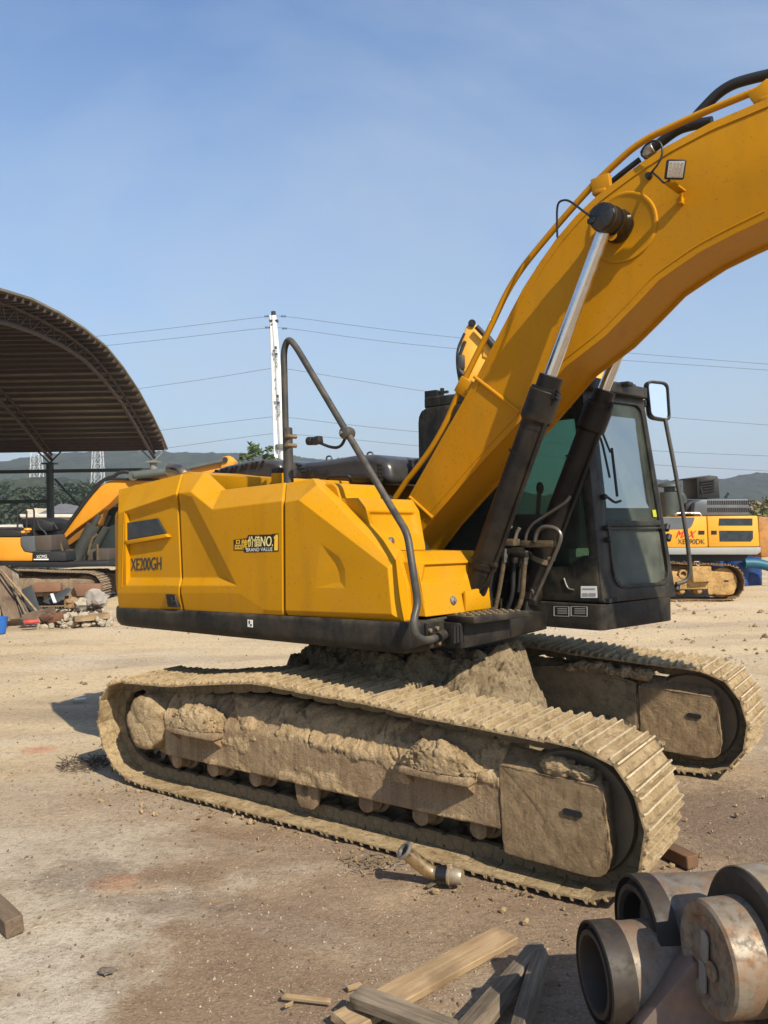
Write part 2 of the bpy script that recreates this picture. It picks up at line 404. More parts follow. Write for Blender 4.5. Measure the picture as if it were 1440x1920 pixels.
M_dark = mat_plain('dark_interior', (0.012, 0.012, 0.013), 0.8)
M_rub = mat_plain('black_rubber_hose', (0.018, 0.018, 0.018), 0.55)
M_hose_tan = mat_mud('mud_stained_hose', (0.085, 0.062, 0.036), (0.15, 0.11, 0.062), (0.03, 0.024, 0.018), 0.3, 3)
M_pipe = mat_steel('oily_steel_pipe', (0.20, 0.19, 0.175), 0.30, 0.9, dirt=0.9, dirtcol=(0.035, 0.028, 0.02), scale=2.5)
M_guard = mat_mud('muddy_guard_plate', (0.34, 0.238, 0.135), (0.48, 0.35, 0.205), (0.17, 0.11, 0.062), 1.0, 2.6, streak=True, crack=.15)
M_glass = mat_glass('cab_glass', (0.56, 0.70, 0.63), 0.14)
M_glass_d = mat_glass('cab_glass_dusty', (0.36, 0.50, 0.42), 0.30)
M_dkglass = mat_plain('dark_tinted_grille', (0.035, 0.045, 0.055), 0.25, var=0.5, scale=9)
M_mirror = N('mirror_glass').set(col=(0.93, 0.94, 0.95), rough=0.06, metal=1.0)
M_white = mat_plain('white_paint', (0.72, 0.73, 0.72), 0.5, var=0.12)
M_txt = mat_plain('dark_grey_lettering', (0.035, 0.045, 0.05), 0.5)
M_txtb = mat_plain('black_outline_print', (0.012, 0.010, 0.008), 0.5)
M_txty = mat_plain('cream_lettering', (0.85, 0.72, 0.28), 0.5, var=0.1)
M_txtw = mat_plain('white_lettering', (0.80, 0.80, 0.78), 0.5, var=0.1)
M_txtg = mat_plain('golden_lettering', (0.90, 0.52, 0.04), 0.5, var=0.1)
M_red = mat_plain('red_lettering', (0.62, 0.02, 0.02), 0.5, var=0.1)
M_seat = mat_plain('dark_seat_fabric', (0.02, 0.02, 0.022), 0.9)
M_grease = mat_plain('black_grease', (0.010, 0.009, 0.008), 0.28, spec=0.6, scale=30)
M_led = mat_steel('lamp_reflector', (0.65, 0.65, 0.62), 0.22, 0.9, dirt=0.4, scale=14)

# ------------------------------------------------------------------ ground
def mat_ground():
    a = N('yard_dirt'); co = a.coord('Position')
    big = a.noise(0.16, 5, 0.55, co=co); mid = a.noise(0.9, 7, 0.62, co=co); fine = a.noise(22, 7, 0.7, co=co)
    st = a.noise(0.5, 7, 0.62, co=co, stretch=(0.35, 1.6, 1))
    sp = a.n('ShaderNodeSeparateXYZ'); a.l(co, sp.inputs[0])
    tan = (0.58, 0.455, 0.29); red = (0.27, 0.185, 0.12); pale = (0.56, 0.49, 0.385)
    # trodden reddish earth nearer than the machine, sandy further off; edge broken up by noise
    yy = a.math('ADD', sp.outputs['Y'], a.math('MULTIPLY', a.math('SUBTRACT', big, 0.5), 7.0))
    yy = a.math('ADD', yy, a.math('MULTIPLY', sp.outputs['X'], -0.25))
    f = a.ramp(a.math('DIVIDE', yy, 12.0), (0.42, 0), (0.70, 1))
    c = a.mix(f, red, tan)
    c = a.mix(a.ramp(mid, (0.42, 0.0), (0.72, 0.55)), c, tan)
    c = a.mix(a.ramp(st, (0.45, 0.0), (0.66, 0.65)), c, (0.27, 0.205, 0.145))
    # pale lime / concrete dust at lower left and in streaks
    px = a.math('ADD', a.math('MULTIPLY', a.math('ADD', sp.outputs['X'], 0.95), -0.9), a.math('MULTIPLY', a.math('SUBTRACT', mid, 0.5), 3.2))
    px = a.math('MULTIPLY', a.ramp(px, (0.0, 0), (0.40, 1.0)), a.ramp(a.math('DIVIDE', sp.outputs['Y'], 10.0), (0.45, 1), (0.62, 0)))
    c = a.mix(a.math('MULTIPLY', px, a.ramp(a.noise(2.2, 8, 0.7, co=co), (0.34, 0.3), (0.56, 1))), c, pale)
    s2 = a.noise(0.55, 8, 0.6, co=co, stretch=(0.6, 1.5, 1), dist=0.7)
    c = a.mix(a.ramp(s2, (0.52, 0), (0.68, 0.65)), c, pale)
    # crushed red brick stains
    for (gx, gy, rx, ry, cc, k) in ((G(212, 1650).x, G(212, 1650).y, 0.17, 0.12, (0.50, 0.21, 0.10), 0.55), (G(72, 1402).x, G(72, 1402).y, 0.19, 0.14, (0.52, 0.20, 0.12), 0.6), (G(398, 1685).x, G(398, 1685).y, 0.08, 0.06, (0.50, 0.30, 0.10), 0.5), (G(250, 1665).x, G(250, 1665).y, 0.26, 0.1, (0.46, 0.27, 0.12), 0.4), (G(1420, 1540).x, G(1420, 1540).y, 0.85, 1.0, (0.17, 0.12, 0.085), 0.75), (G(150, 1640).x, G(150, 1640).y, 0.30, 0.30, (0.16, 0.118, 0.085), 0.55), (G(330, 1690).x, G(330, 1690).y, 0.5, 0.16, (0.17, 0.12, 0.09), 0.5), (G(560, 1720).x, G(560, 1720).y, 0.45, 0.3, (0.20, 0.135, 0.098), 0.5)):
        ex = a.math('POWER', a.math('DIVIDE', a.math('SUBTRACT', sp.outputs['X'], gx), rx), 2.0)
        ey = a.math('POWER', a.math('DIVIDE', a.math('SUBTRACT', sp.outputs['Y'], gy), ry), 2.0)
        e = a.math('ADD', a.math('ADD', ex, ey), a.math('MULTIPLY', a.math('SUBTRACT', a.noise(16, 7, 0.7, co=co), 0.5), 2.4))
        c = a.mix(a.math('MULTIPLY', a.ramp(e, (0.2, 1), (1.25, 0)), k), c, cc)
    # grit
    c = a.mix(a.ramp(fine, (0.36, 0.4), (0.52, 0)), c, (0.14, 0.10, 0.075))
    g2 = a.noise(75, 4, 0.7, co=co); c = a.mix(a.ramp(g2, (0.57, 0), (0.70, 0.75)), c, (0.56, 0.47, 0.37))
    c = a.mix(a.ramp(g2, (0.32, 0.7), (0.43, 0)), c, (0.10, 0.072, 0.05))
    nb = a.bump(a.noise(5, 8, 0.7, co=co), 0.35, 0.05); nb = a.bump(a.noise(38, 8, 0.75, co=co), 1.0, 0.018, nb)
    return a.set(col=c, rough=0.95, spec=0.15, normal=nb)
M_ground = mat_ground()
def ground_h(x, y):
    p = V3((x, y, 0)); near = max(0.0, 1-math.hypot(x, y-5)/60)
    h = 0.012*noise.fractal(p*0.8, 0.8, 2.0, 4) + 0.010*near*noise.fractal(p*4.0, 0.7, 2.1, 5)
    q = V3((x*0.45+3, y*1.9, 1.7))                       # churned ruts on the haul road beyond the machine
    m = max(0.0, min(1.0, (y-8.2)/2.0))*max(0.0, 1-max(0.0, y-26)/30)
    h += m*0.05*noise.fractal(q, 0.8, 2.2, 5)
    m2 = m*max(0.0, min(1.0, (x-1.5)/2))
    h += m2*0.05*max(0.0, noise.fractal(V3((x*1.2, y*2.6, 5)), 0.8, 2.1, 4))
    return h - 0.012
def sinh_axis(c, lo, hi, a, b):
    vals = []; i = 0
    while True:
        v = a*math.sinh(i*b); 
        if v > max(hi-c, c-lo): break
        vals.append(v); i += 1
    s_ = sorted(set([c+v for v in vals] + [c-v for v in vals])); return [lo]+[v for v in s_ if lo < v < hi]+[hi]
def build_ground():
    xs = sinh_axis(0.2, -1600, 1600, 0.85, 0.045); ys = sinh_axis(5.0, -300, 1500, 0.85, 0.045)
    verts = [(x, y, ground_h(x, y)) for y in ys for x in xs]; w = len(xs)
    faces = [(j*w+i, j*w+i+1, (j+1)*w+i+1, (j+1)*w+i) for j in range(len(ys)-1) for i in range(w-1)]
    me = bpy.data.meshes.new('ground'); me.from_pydata(verts, [], faces)
    me.polygons.foreach_set('use_smooth', [True]*len(faces)); me.materials.append(M_ground)
    return kind(inst('ground', me, None, WM), 'structure')
build_ground()

# ------------------------------------------------------------------ undercarriage kit
TP = [(-1.77, .79), (-1.33, .812), (-1.04, .85), (-.61, .905), (-.36, .918), (-.03, .903), (.48, .888), (.75, .866), (1.11, .849), (1.5, .832), (1.72, .822), (1.90, .775), (2.01, .69), (2.085, .55), (2.107, .40), (2.07, .22), (1.96, .085), (1.80, .015), (1.6, 0.0), (1.0, 0), (0, 0), (-1.0, 0), (-1.55, 0.0), (-1.78, .022), (-1.95, .10), (-2.085, .26), (-2.126, .46), (-2.06, .66), (-1.93, .76)]
def track_samples(tp, pitch=0.19):
    pts = [V3((a, 0, b)) for a, b in tp]; n = len(pts); dense = []
    for i in range(n):
        p0, p1, p2, p3 = pts[i-1], pts[i], pts[(i+1) % n], pts[(i+2) % n]
        for j in range(24):
            t = j/24
            dense.append(0.5*((2*p1) + (p2-p0)*t + (2*p0-5*p1+4*p2-p3)*t*t + (3*p1-p0-3*p2+p3)*t**3))
    m = len(dense); cum = [0.0]
    for i in range(m): cum.append(cum[-1] + (dense[(i+1) % m]-dense[i]).length)
    L = cum[-1]; N_ = int(round(L/pitch)); out = []; k = 0
    for s_ in range(N_):
        d = (s_+0.35)*L/N_
        while cum[k+1] < d: k += 1
        f = (d-cum[k])/(cum[k+1]-cum[k]); p = dense[k].lerp(dense[(k+1) % m], f)
        a = dense[(k-9) % m]; c = dense[(k+10) % m]; out.append((p, (c-a).normalized()))
    return out
def shoe_mesh(seed, width=0.6):
    b = B(); hw = width/2
    prof = [(-.093, -.038), (-.093, -.029), (-.087, -.027), (-.080, 0), (-.070, 0), (-.061, -.027), (-.010, -.028), (-.005, -.003), (.005, -.003), (.010, -.028), (.060, -.028), (.066, -.001), (.076, -.001), (.083, -.026), (.091, -.026), (.093, -.033), (.088, -.038)]
    rows = []
    for y, k in ((-hw, 0.55), (-hw+.014, 1.0), (hw-.014, 1.0), (hw, 0.55)):
        rows.append([b.bm.verts.new((x, y, (-.027 + (z+.027)*k) if z > -.02 else z)) for x, z in prof])
    n = len(prof)
    for a, c in zip(rows, rows[1:]):
        for i in range(n):
            f_ = b.bm.faces.new((a[i], a[(i+1) % n], c[(i+1) % n], c[i]))
            if i in (3, 7, 11): f_.material_index = 1
    b.bm.faces.new(rows[0]); b.bm.faces.new(rows[-1][::-1])
    rnd = random.Random(seed)
    for (x0, x1) in ((-.060, -.010), (.010, .058)):       # mud packed between the bars
        g = []; M_ = 16
        for j in range(M_+1):
            y = -hw+.02 + (width-.04)*j/M_; row = []
            for i in range(5):
                x = x0 + (x1-x0)*i/4
                h = -.030 + max(0, noise.fractal(V3((x*26, y*10, seed*5.3)), 0.6, 2.2, 4)*0.024 - 0.001)
                if i in (0, 4) or j in (0, M_): h = min(h, -.027)
                row.append(b.bm.verts.new((x, y, h)))
            g.append(row)
        for j in range(M_):
            for i in range(4): b.bm.faces.new((g[j][i], g[j][i+1], g[j+1][i+1], g[j+1][i]))
    return to_mesh('track_shoe', b, True, 40)
def link_mesh():
    b = B()
    for y in (-.105, .105):
        pr = rrect([V3((-.090, y-.022, -.038)), V3((.090, y-.022, -.038)), V3((.090, y-.022, -.125)), V3((-.090, y-.022, -.125))], [.005, .005, .045, .045])
        b.prism(pr, (0, .044, 0), 0.010)
    b.cyl((.085, -.13, -.088), (.085, .13, -.088), .028, n=12)
    return to_mesh('track_link', b)
SHOES = [shoe_mesh(i) for i in range(5)]
for m_ in SHOES: m_.materials.append(M_shoe); m_.materials.append(M_tip)
LINK = link_mesh(); LINK.materials.append(M_mudg)
def frame_mesh(seed=0, t0=-1.40, t1=1.29, amp=1.0, n=120):
    c0 = [(.44, .68), (.36, .725), (.28, .73), (.22, .715), (.17, .67), (.13, .615), (.095, .575), (.066, .555), (.052, .535), (.05, .49), (.05, .44), (.05, .39), (.05, .34), (.05, .30), (.052, .275), (.07, .264), (.15, .262), (.30, .262), (.44, .262)]
    sub_ = 3 if n > 100 else 1; cs = []
    for k in range(len(c0)-1):
        for j in range(sub_): f = j/sub_; cs.append((c0[k][0]*(1-f)+c0[k+1][0]*f, c0[k][1]*(1-f)+c0[k+1][1]*f, k+f))
    cs.append((*c0[-1], len(c0)-1.0))
    b = B(); rows = []; lay = b.bm.verts.layers.float.new('mud')
    sm = lambda x, a, c: (lambda q: q*q*(3-2*q))(max(0.0, min(1.0, (x-a)/(c-a))))
    for i in range(n+1):
        t = t0 + (t1-t0)*i/n; row = []
        for (w, z, k) in cs:
            up = sm(z, .47, .60)                                  # the sloping upper part holds the mud
            p = V3((t*2.6, z*4.5, seed*3.1+w)); lo = noise.fractal(p, .75, 2.2, 5); hi = noise.fractal(V3((t*13, z*15, seed+w*5)), .7, 2.2, 4)
            th = lo + (.55*up - .30) + .30*sm(.30-abs(z-.285)*6, 0, .3)
            m = sm(th, .0, .16); d = amp*(m*(.007+.009*up) + hi*(.003+.006*m+.004*up))
            crk = noise.noise(V3((t*7+2*noise.noise(V3((t*3, z*5, 2))), z*3, 7.7+seed)))
            if up > .2 and abs(crk) < .035: d -= .018*amp
            if k > 15.2: d *= .3
            nx = -1 if k > 3 else -.4; nz = .15 if k > 8 else .8
            v = b.bm.verts.new((t, w + nx*d, z + nz*d)); v[lay] = m; row.append(v)
        rows.append(row)
    m = len(cs)
    for a, c in zip(rows, rows[1:]):
        for k in range(m): b.bm.faces.new((a[k], c[k], c[(k+1) % m], a[(k+1) % m]))
    b.bm.faces.new(rows[0]); b.bm.faces.new(rows[-1][::-1])
    return b
def undercarriage_side(root, M, woff, near=True, full=True, seed=0, mats=None, face=1):
    """one crawler: muddy frame carrying shoes, links, rollers, idler, sprocket; face=-1 turns the dressed side to +w"""
    ms = mats or dict(frame=M_mudf, mud=M_mud, guard=M_guard, shoe=None, worn=M_worn)
    Mx = M @ Matrix.Translation((0, woff, 0))
    if face < 0: Mx = Mx @ Matrix.Translation((0, .6, 0)) @ Matrix.Scale(-1, 4, (0, 1, 0))
    fr = obj('track_frame', frame_mesh(seed, amp=1.0 if full else .5, n=300 if full else 50), ms['frame'], root, Mx, ang=180)
    sm = track_samples(TP)
    for i, (p, t) in enumerate(sm):
        t = t.copy(); nz = V3((-t.z, 0, t.x)); y = V3((0, 1, 0))
        L = Matrix(((t.x, y.x, nz.x, p.x), (t.y, y.y, nz.y, .3), (t.z, y.z, nz.z, p.z), (0, 0, 0, 1)))
        jit = Matrix.Rotation(random.uniform(-.02, .02), 4, 'Y')
        inst('track_shoe', (ms['shoe'] or SHOES)[(i*7+seed) % 5], fr, Mx @ L @ jit)
        if full: inst('track_link', LINK, fr, Mx @ L)
    for q, t in enumerate((-1.33, -.96, -.555, -.11, .36, .75, 1.13)):
        b = B(); b.lathe((t, .16, .235), (0, 1, 0), [(0, .05), (.008, .072), (.05, .075), (.06, .098), (.085, .098), (.1, .075), (.2, .075), (.215, .098), (.24, .098), (.26, .07), (.3, .05)], 20)
        obj('track_roller', b, ms['worn'], fr, Mx)
        b = B(); b.box((t, .12, .275), (.11, .07, .05), .012); b.lathe((t, .085, .225), (0, 1, 0), [(0, .03), (.012, .055), (.08, .058)], 14)
        obj('roller_mount', b, ms['frame'], fr, Mx)
    b = B(); rt = .33
    b.lathe((1.665, .135, .405), (0, 1, 0), [(0, .07), (.012, .09), (.02, .25), (.012, .27), (.012, rt-.012), (.03, rt), (.09, rt), (.10, rt+.016), (.16, rt+.016), (.17, rt), (.23, rt), (.25, rt-.01), (.25, .1)], 48)
    obj('front_idler', b, ms['worn'], fr, Mx)
    b = B(); prof = []
    for i in range(21*4):
        a = 2*pi*i/84; r = .33 if i % 4 in (0, 1) else .275
        prof.append(V3((-1.62 + r*cos(a), .265, .46 + r*sin(a))))
    b.prism(prof, (0, .07, 0)); obj('sprocket', b, ms['worn'], fr, Mx)
    b = B(); rings = [(0, .275), (.03, .275), (.04, .255), (.06, .225), (.09, .205), (.13, .203), (.17, .200), (.21, .196), (.235, .185), (.25, .16), (.254, .12), (.256, .06), (.256, .0)]
    b.lathe((-1.60, .262, .475), (0, -1, 0), rings, 56, cap=False); b.rough(.016, 9, seed+3, 6)
    obj('final_drive', b, ms['mud'], fr, Mx, ang=180)
    # front guard plate with folded top
    b = B()
    pl = rrect([V3((1.285, .045, .625)), V3((1.30, .045, .150)), V3((1.865, .045, .135)), V3((1.90, .045, .26)), V3((1.865, .045, .60))], [.02, .05, .10, .04, .03])
    b.prism(pl, (0, .11, 0), .012); b.prism([V3((1.29, .047, .612)), V3((1.865, .047, .596)), V3((1.80, .20, .67)), V3((1.30, .20, .70))], (0, .02, -.05), .008)
    t_ = b.bm; bmesh.ops.triangulate(t_, faces=[f for f in t_.faces if len(f.verts) > 4])
    bmesh.ops.subdivide_edges(t_, edges=[e for e in t_.edges if e.calc_length() > .06], cuts=9, use_grid_fill=True)
    b.rough(.003, 5, seed, 4)
    b.rough(.006, 22, seed+4, 5)
    obj('idler_guard', b, ms.get('guard', ms['frame']), fr, Mx, ang=180)
    b = B(); b.prism(rrect([V3((1.655, .032, .462)), V3((1.655, .032, .432)), V3((1.755, .032, .427)), V3((1.755, .032, .457))], .013), (0, .02, 0))
    obj('slot_shade_inlay', b, M_dark, fr, Mx)  # dark inlay standing proud, its colour paints in the shade of the slot hole
    if full and near:
        for (ta, tb, z, s_) in ((-1.275, -.80, .515, 1), (.70, 1.155, .545, 5)):
            b = B(); b.prism([V3((ta, -.055, z)), V3((tb, -.055, z)), V3((tb, .07, z)), V3((ta, .07, z))], (0, 0, -.045), .012)
            b.prism([V3((ta+.02, -.04, z-.045)), V3((ta+.02, .06, z-.045)), V3((ta+.02, .06, z-.12))], (.02, 0, 0)); b.prism([V3((tb-.04, -.04, z-.045)), V3((tb-.04, .06, z-.045)), V3((tb-.04, .06, z-.12))], (.02, 0, 0))
            st = obj('step', b, ms['frame'], fr, Mx)
            b = B(); b.blob(((ta+tb)/2, .045, z+.005), ((tb-ta)*.51, .12, .145), s_, .10, 1.4, 6, flat=-.02); b.rough(.020, 13, s_, 6); b.rough(.009, 45, s_+2, 4)
            for v_ in b.bm.verts:
                if v_.co.y < -.045: v_.co.y = -.045+(v_.co.y+.045)*.25
            obj('mud_clod', b, ms['mud'], fr, Mx, ang=180)
        for (t, z, s1, s2, s_) in ((1.62, .655, .11, .05, 2), (1.74, .64, .07, .04, 9), (.62, .47, .07, .06, 3)):
            b = B(); b.blob((t, .075, z), (s1, .04, s2), s_, .3, 2, 4); b.rough(.010, 18, s_, 5); obj('mud_clod', b, ms['mud'], fr, Mx, ang=180)
        b = B(); b.prism(rrect([V3((-.20, .085, .27)), V3((.0, .085, .265)), V3((-.01, .085, .15)), V3((-.05, .085, .11)), V3((-.15, .085, .115)), V3((-.18, .085, .15))], .02), (0, .03, 0), .006)
        obj('chain_guide', b, ms['frame'], fr, Mx)
    if full and not near:
        b = B(); ar = [V3((-.15, .02, .40)), V3((-.05, .02, .50)), V3((.15, .02, .60)), V3((.42, .02, .69)), V3((.78, .02, .725)), V3((1.05, .02, .70)), V3((1.27, .02, .64)), V3((1.27, .02, .30)), V3((-.15, .02, .30))]
        b.prism(ar, (0, .1, 0), .01); b.prism([p+V3((0, -.012, .012)) for p in ar[:7]]+[p+V3((0, -.012, -.006)) for p in ar[6::-1]], (0, .03, 0))
        obj('frame_side_plate', b, M_mudg, fr, Mx)
        for s_ in range(12):
            b = B(); t = .75+s_*.055; b.blob((t, .05+random.uniform(0, .03), .735+random.uniform(-.03, .015)), (random.uniform(.05, .1), .06, random.uniform(.02, .05)), s_+20, .3, 2.5, 4); b.rough(.012, 18, s_, 5)
            obj('mud_clod', b, ms['mud'], fr, Mx, ang=180)
    return fr

# ------------------------------------------------------------------ the yellow excavator
EX = empty('excavator', Matrix.Translation(UC) @ Matrix.Rotation(-UB, 4, 'Z'))
tag(EX, 'large yellow excavator with mud-caked tracks filling the middle of the yard', 'excavator')
undercarriage_side(EX, TM, 0.0, near=True, seed=0)
undercarriage_side(EX, TM, 2.388, near=False, seed=2)
def carbody():
    b = B(); n1, n2 = 240, 200; rows = []
    for i in range(n1+1):
        t = -1.5 + 3.0*i/n1; row = []
        for j in range(n2+1):
            w = .42 + 2.1*j/n2; r = math.hypot(t, w-1.495); r *= 1 + .22*noise.fractal(V3((t*1.6+4, w*1.6, 1.5)), .7, 2.1, 3)*min(1, max(0, r-.5)*2); r *= 1 + .75*max(0, (t*.75+(w-1.495)*.66)/max(r, .01))**2*min(1, max(0, r-.45)*2)
            z = 1.02 - max(0, r-.74)*(.75 if t < .1 else 1.05) - max(0, r-1.05)*.35
            z = max(z, .30) if abs(t) < 1.25 else max(.2, z)
            d = noise.fractal(V3((t*3.2, w*3.2, 4.0)), .75, 2.2, 6)
            z += .085*d*min(1, max(.15, (r-.45)*3)) + .050*noise.fractal(V3((t*8, w*8, 2)), .45, 2.3, 6) - .05*max(0, .12-abs(noise.noise(V3((t*5, w*5, 6)))))*4 + .05*max(0, noise.noise(V3((t*6, w*6, 9)))-.1)*(1 if r > .6 else 0)
            row.append(b.bm.verts.new((t, w, min(z, 1.06 if r < .8 else 1.2))))
        rows.append(row)
    for a, c in zip(rows, rows[1:]):
        for j in range(n2): b.bm.faces.new((a[j], c[j], c[j+1], a[j+1]))
    return b
cb = carbody()
obj('car_body', cb, mat_mud('clotted_mud', (0.30, 0.225, 0.135), (0.46, 0.36, 0.225), (0.11, 0.075, 0.043), 1.1, 2.0), EX, TM, fix=False, ang=180)
b = B(); b.lathe((0, 0, .93), (0, 0, 1), [(0, .66), (.05, .67), (.06, .62), (.11, .62), (.12, .68), (.20, .68)], 64)
SR = obj('slewing_ring', b, M_blk, EX, UM)
for i in range(48):
    a = 2*pi*i/48; b_ = B(); 
    if i == 0:
        b_.lathe((0, 0, 0), (0, 0, 1), [(0, .016), (.02, .016), (.024, .012)], 6); BOLT = to_mesh('bolt', b_); BOLT.materials.append(M_blk)
    inst('bolt', BOLT, SR, UM @ Matrix.Translation((.64*cos(a), .64*sin(a), .985)))

S = -1.356
# --- deck skirt: dark lower frame round the upper body
def plan_outline(off=0.0, k=10):
    # half plan of tail, right side and front (u, v); tail is an arc about the slewing centre
    pts = []
    R_ = 2.72-off
    for i in range(k+1):
        a = radians(205 + (180-205)*(i/k)); pass
    for i in range(k*2+1):
        a = radians(180-26 + 52*i/(k*2)); pts.append(V3((R_*cos(a), R_*sin(a), 0)))
    return pts
def tail_plan(off):
    arc = []
    for i in range(25):
        a = radians(180-23.5 + 47*i/24); arc.append(V3(((2.66-off)*cos(a), (2.66-off)*sin(a), 0)))
    # arc runs from +v side to -v side
    left = [V3((-2.05, 1.356-off, 0)), V3((-2.19, 1.335-off, 0)), V3((-2.31, 1.26-off, 0))]
    right = [V3((-2.31, -1.26+off, 0)), V3((-2.19, -1.335+off, 0)), V3((-2.05, -1.356+off, 0))]
    return left + arc + right
def loft(levels, close_top=True, close_bot=True):
    b = B(); rows = []
    for z, pl in levels: rows.append([b.bm.verts.new((p.x, p.y, z(p) if callable(z) else z)) for p in pl])
    n = len(rows[0])
    for a, c in zip(rows, rows[1:]):
        for i in range(n): b.bm.faces.new((a[i], a[(i+1) % n], c[(i+1) % n], c[i]))
    if close_bot: b.bm.faces.new(rows[0][::-1])
    if close_top: b.bm.faces.new(rows[-1])
    return b
def sk(off): return tail_plan(off) + [V3((-1.0, S+off, 0)), V3((.70, S+off, 0)), V3((.775-off, S+.03+off, 0)), V3((.80-off, S+.09+off, 0)), V3((.80-off, -.36, 0)), V3((.55, -.34, 0)), V3((.5, 1.33, 0)), V3((-1.0, 1.356-off, 0))]
zb = lambda p: 1.105 + .036*max(0, min(1, (p.x+1.9)/2.7)) - (.0)
zt = lambda p: 1.262 + .078*max(0, min(1, (p.x+2.13)/2.1))
b = loft([(zb, sk(.10)), (lambda p: zb(p)+.012, sk(.04)), (lambda p: zb(p)+.04, sk(.010)), (lambda p: zb(p)+.07, sk(0)), (lambda p: zt(p)-.03, sk(0)), (lambda p: zt(p)-.012, sk(.004)), (zt, sk(.015))])
SKIRT = obj('deck_skirt', b, M_blk, EX, UM, ang=30)
b = B(); b.box(U(469, 1169, v=S-.002), (.05, .003, .05)); st = obj('sticker', b, M_txtw, SKIRT, UM)
b = B(); q = U(469, 1169, v=S-.005); b.box(q+V3((-.008, 0, .008)), (.012, .002, .02)); b.box(q+V3((.008, 0, -.01)), (.014, .002, .012)); obj('sticker_print', b, M_txtb, SKIRT, UM)
# --- counterweight (yellow tail)
def tp2(off, uo=0): return tail_plan(off) + [V3((-2.02, S+off, 0)), V3((-2.02, 1.356-off, 0))]
ztop = 2.18
b = loft([(lambda p: zt(p)+.006, tp2(.03)), (1.40, tp2(.005)), (1.45, tp2(0)), (2.00, tp2(0)), (2.03, tp2(.01)), (2.15, tp2(.10)), (2.185, tp2(.15)), (2.20, tp2(.22))])
obj('counterweight', b, M_yel, EX, UM, ang=25)

# --- right-hand side panels, drawn facet by facet
def facets(name, pts, faces, mat, depth=.05, bev=.006, parent=EX, M=UM, out=V3((0, -1, 0)), conv=None):
    conv = conv or (lambda q: U(q[0], q[1], v=q[2]))
    b = B(); vs_ = {k: b.bm.verts.new(conv(q)) for k, q in pts.items()}
    for f in faces: 
        nf = b.bm.faces.new([vs_[k] for k in f.split()]); nf.normal_update()
        if nf.normal.dot(out) < 0: nf.normal_flip()
    bd = [e for e in b.bm.edges if len(e.link_faces) == 1]
    r = bmesh.ops.extrude_edge_only(b.bm, edges=bd)
    bmesh.ops.translate(b.bm, verts=[v for v in r['geom'] if isinstance(v, bmesh.types.BMVert)], vec=-out*depth)
    b.bm.normal_update()
    es = [e for e in b.bm.edges if len(e.link_faces) == 2 and e.calc_face_angle(0) > .06]
    bmesh.ops.bevel(b.bm, geom=es, offset=bev, segments=2, affect='EDGES', profile=.5, clamp_overlap=True)
    return obj(name, b, mat, parent, M, ang=7)
r3 = .038
PA = facets('side_panel', dict(a1=(222, 918, S+.135), a2=(340, 889, S+.135), a3=(221, 963, S), o1=(233, 959, S), a4=(330, 926, S), r1=(239, 967, S+r3), r2=(333, 946, S+r3), r3=(339, 1083, S+r3), r4=(236, 1083, S+r3), o4=(229, 1098, S), o3=(336, 1098, S), e1=(220, 1112, S), e2=(335, 1112, S), d1=(222, 1140, S+.03), d2=(342, 1144, S+.03)),
    ['a1 a2 a4 o1 a3', 'o1 a4 r2 r1', 'o1 r1 r4 o4', 'o4 r4 r3 o3', 'r1 r2 r3 r4', 'a3 o1 o4 e1', 'o4 o3 e2 e1', 'e1 e2 d2 d1'], M_yel)
PB = facets('side_panel', dict(t1=(344, 888, S+.135), t2=(381, 887, S+.135), t3=(415, 919, S+.15), t4=(533, 905, S+.135), c1=(334, 925, S), c2=(357, 922, S), c3=(398, 955, S), c4=(529, 939, S), q2=(360, 932, S), q3=(444, 1098, S), q4=(339, 1098, S), i1=(337, 945, S+r3), i2=(347, 941, S+r3), i3=(425, 1083, S+r3), i4=(343, 1083, S+r3), l1=(339, 1112, S), l2=(448, 1112, S), l3=(495, 1143, S), l4=(530, 1145, S), g1=(346, 1145, S+.03), g2=(494, 1152, S+.012), g3=(532, 1154, S+.012)),
    ['t1 t2 c2 c1', 't2 t3 c3 c2', 't3 t4 c4 c3', 'c1 c2 q2', 'c1 q2 i2 i1', 'q2 q3 i3 i2', 'q3 q4 i4 i3', 'i1 i2 i3 i4', 'c2 c3 c4 l4 l3 l2 q3 q2', 'q4 q3 l2 l1', 'l1 l2 l3 g2 g1', 'l3 l4 g3 g2'], M_yel)
PC = facets('side_panel', dict(n1=(537, 906, S+.135), n3=(587, 897, S+.135), n4=(604, 905, S+.16), n5=(747, 1037, S+.16), n6=(765, 1103, S+.15), n7=(768, 1167, S+.13), k1=(534, 942, S), k2=(560, 937, S), k3=(727, 1065, S), k4=(735, 1152, S), m3=(594, 908, S+.07), m5=(740, 1057, S+.06), m6=(756, 1163, S+.06), j1=(535, 1145, S), b0=(540, 1154, S+.02), b1=(752, 1166, S+.045),
     h1=(600, 1018, S), h2=(637, 1045, S), h3=(647, 1068, S), h4=(648, 1103, S), h5=(590, 1102, S), f2=(627, 1052, S+.016), f3=(637, 1075, S+.016), f4=(638, 1091, S+.016)),
    ['n1 n3 k2 k1', 'n3 m3 k2', 'k2 m3 m5 k3', 'n3 n4 n5 m5 m3', 'k3 m5 m6 k4', 'm5 n5 n6 n7 m6', 'j1 k4 m6 b1 b0', 'k1 k2 h1 h5 j1', 'k2 k3 h3 h2 h1', 'k3 k4 h4 h3', 'k4 j1 h5 h4', 'h1 h2 f2', 'h2 h3 f3 f2', 'h3 h4 f4 f3', 'h4 h5 f4', 'h1 f2 f3 f4 h5'], M_yel)
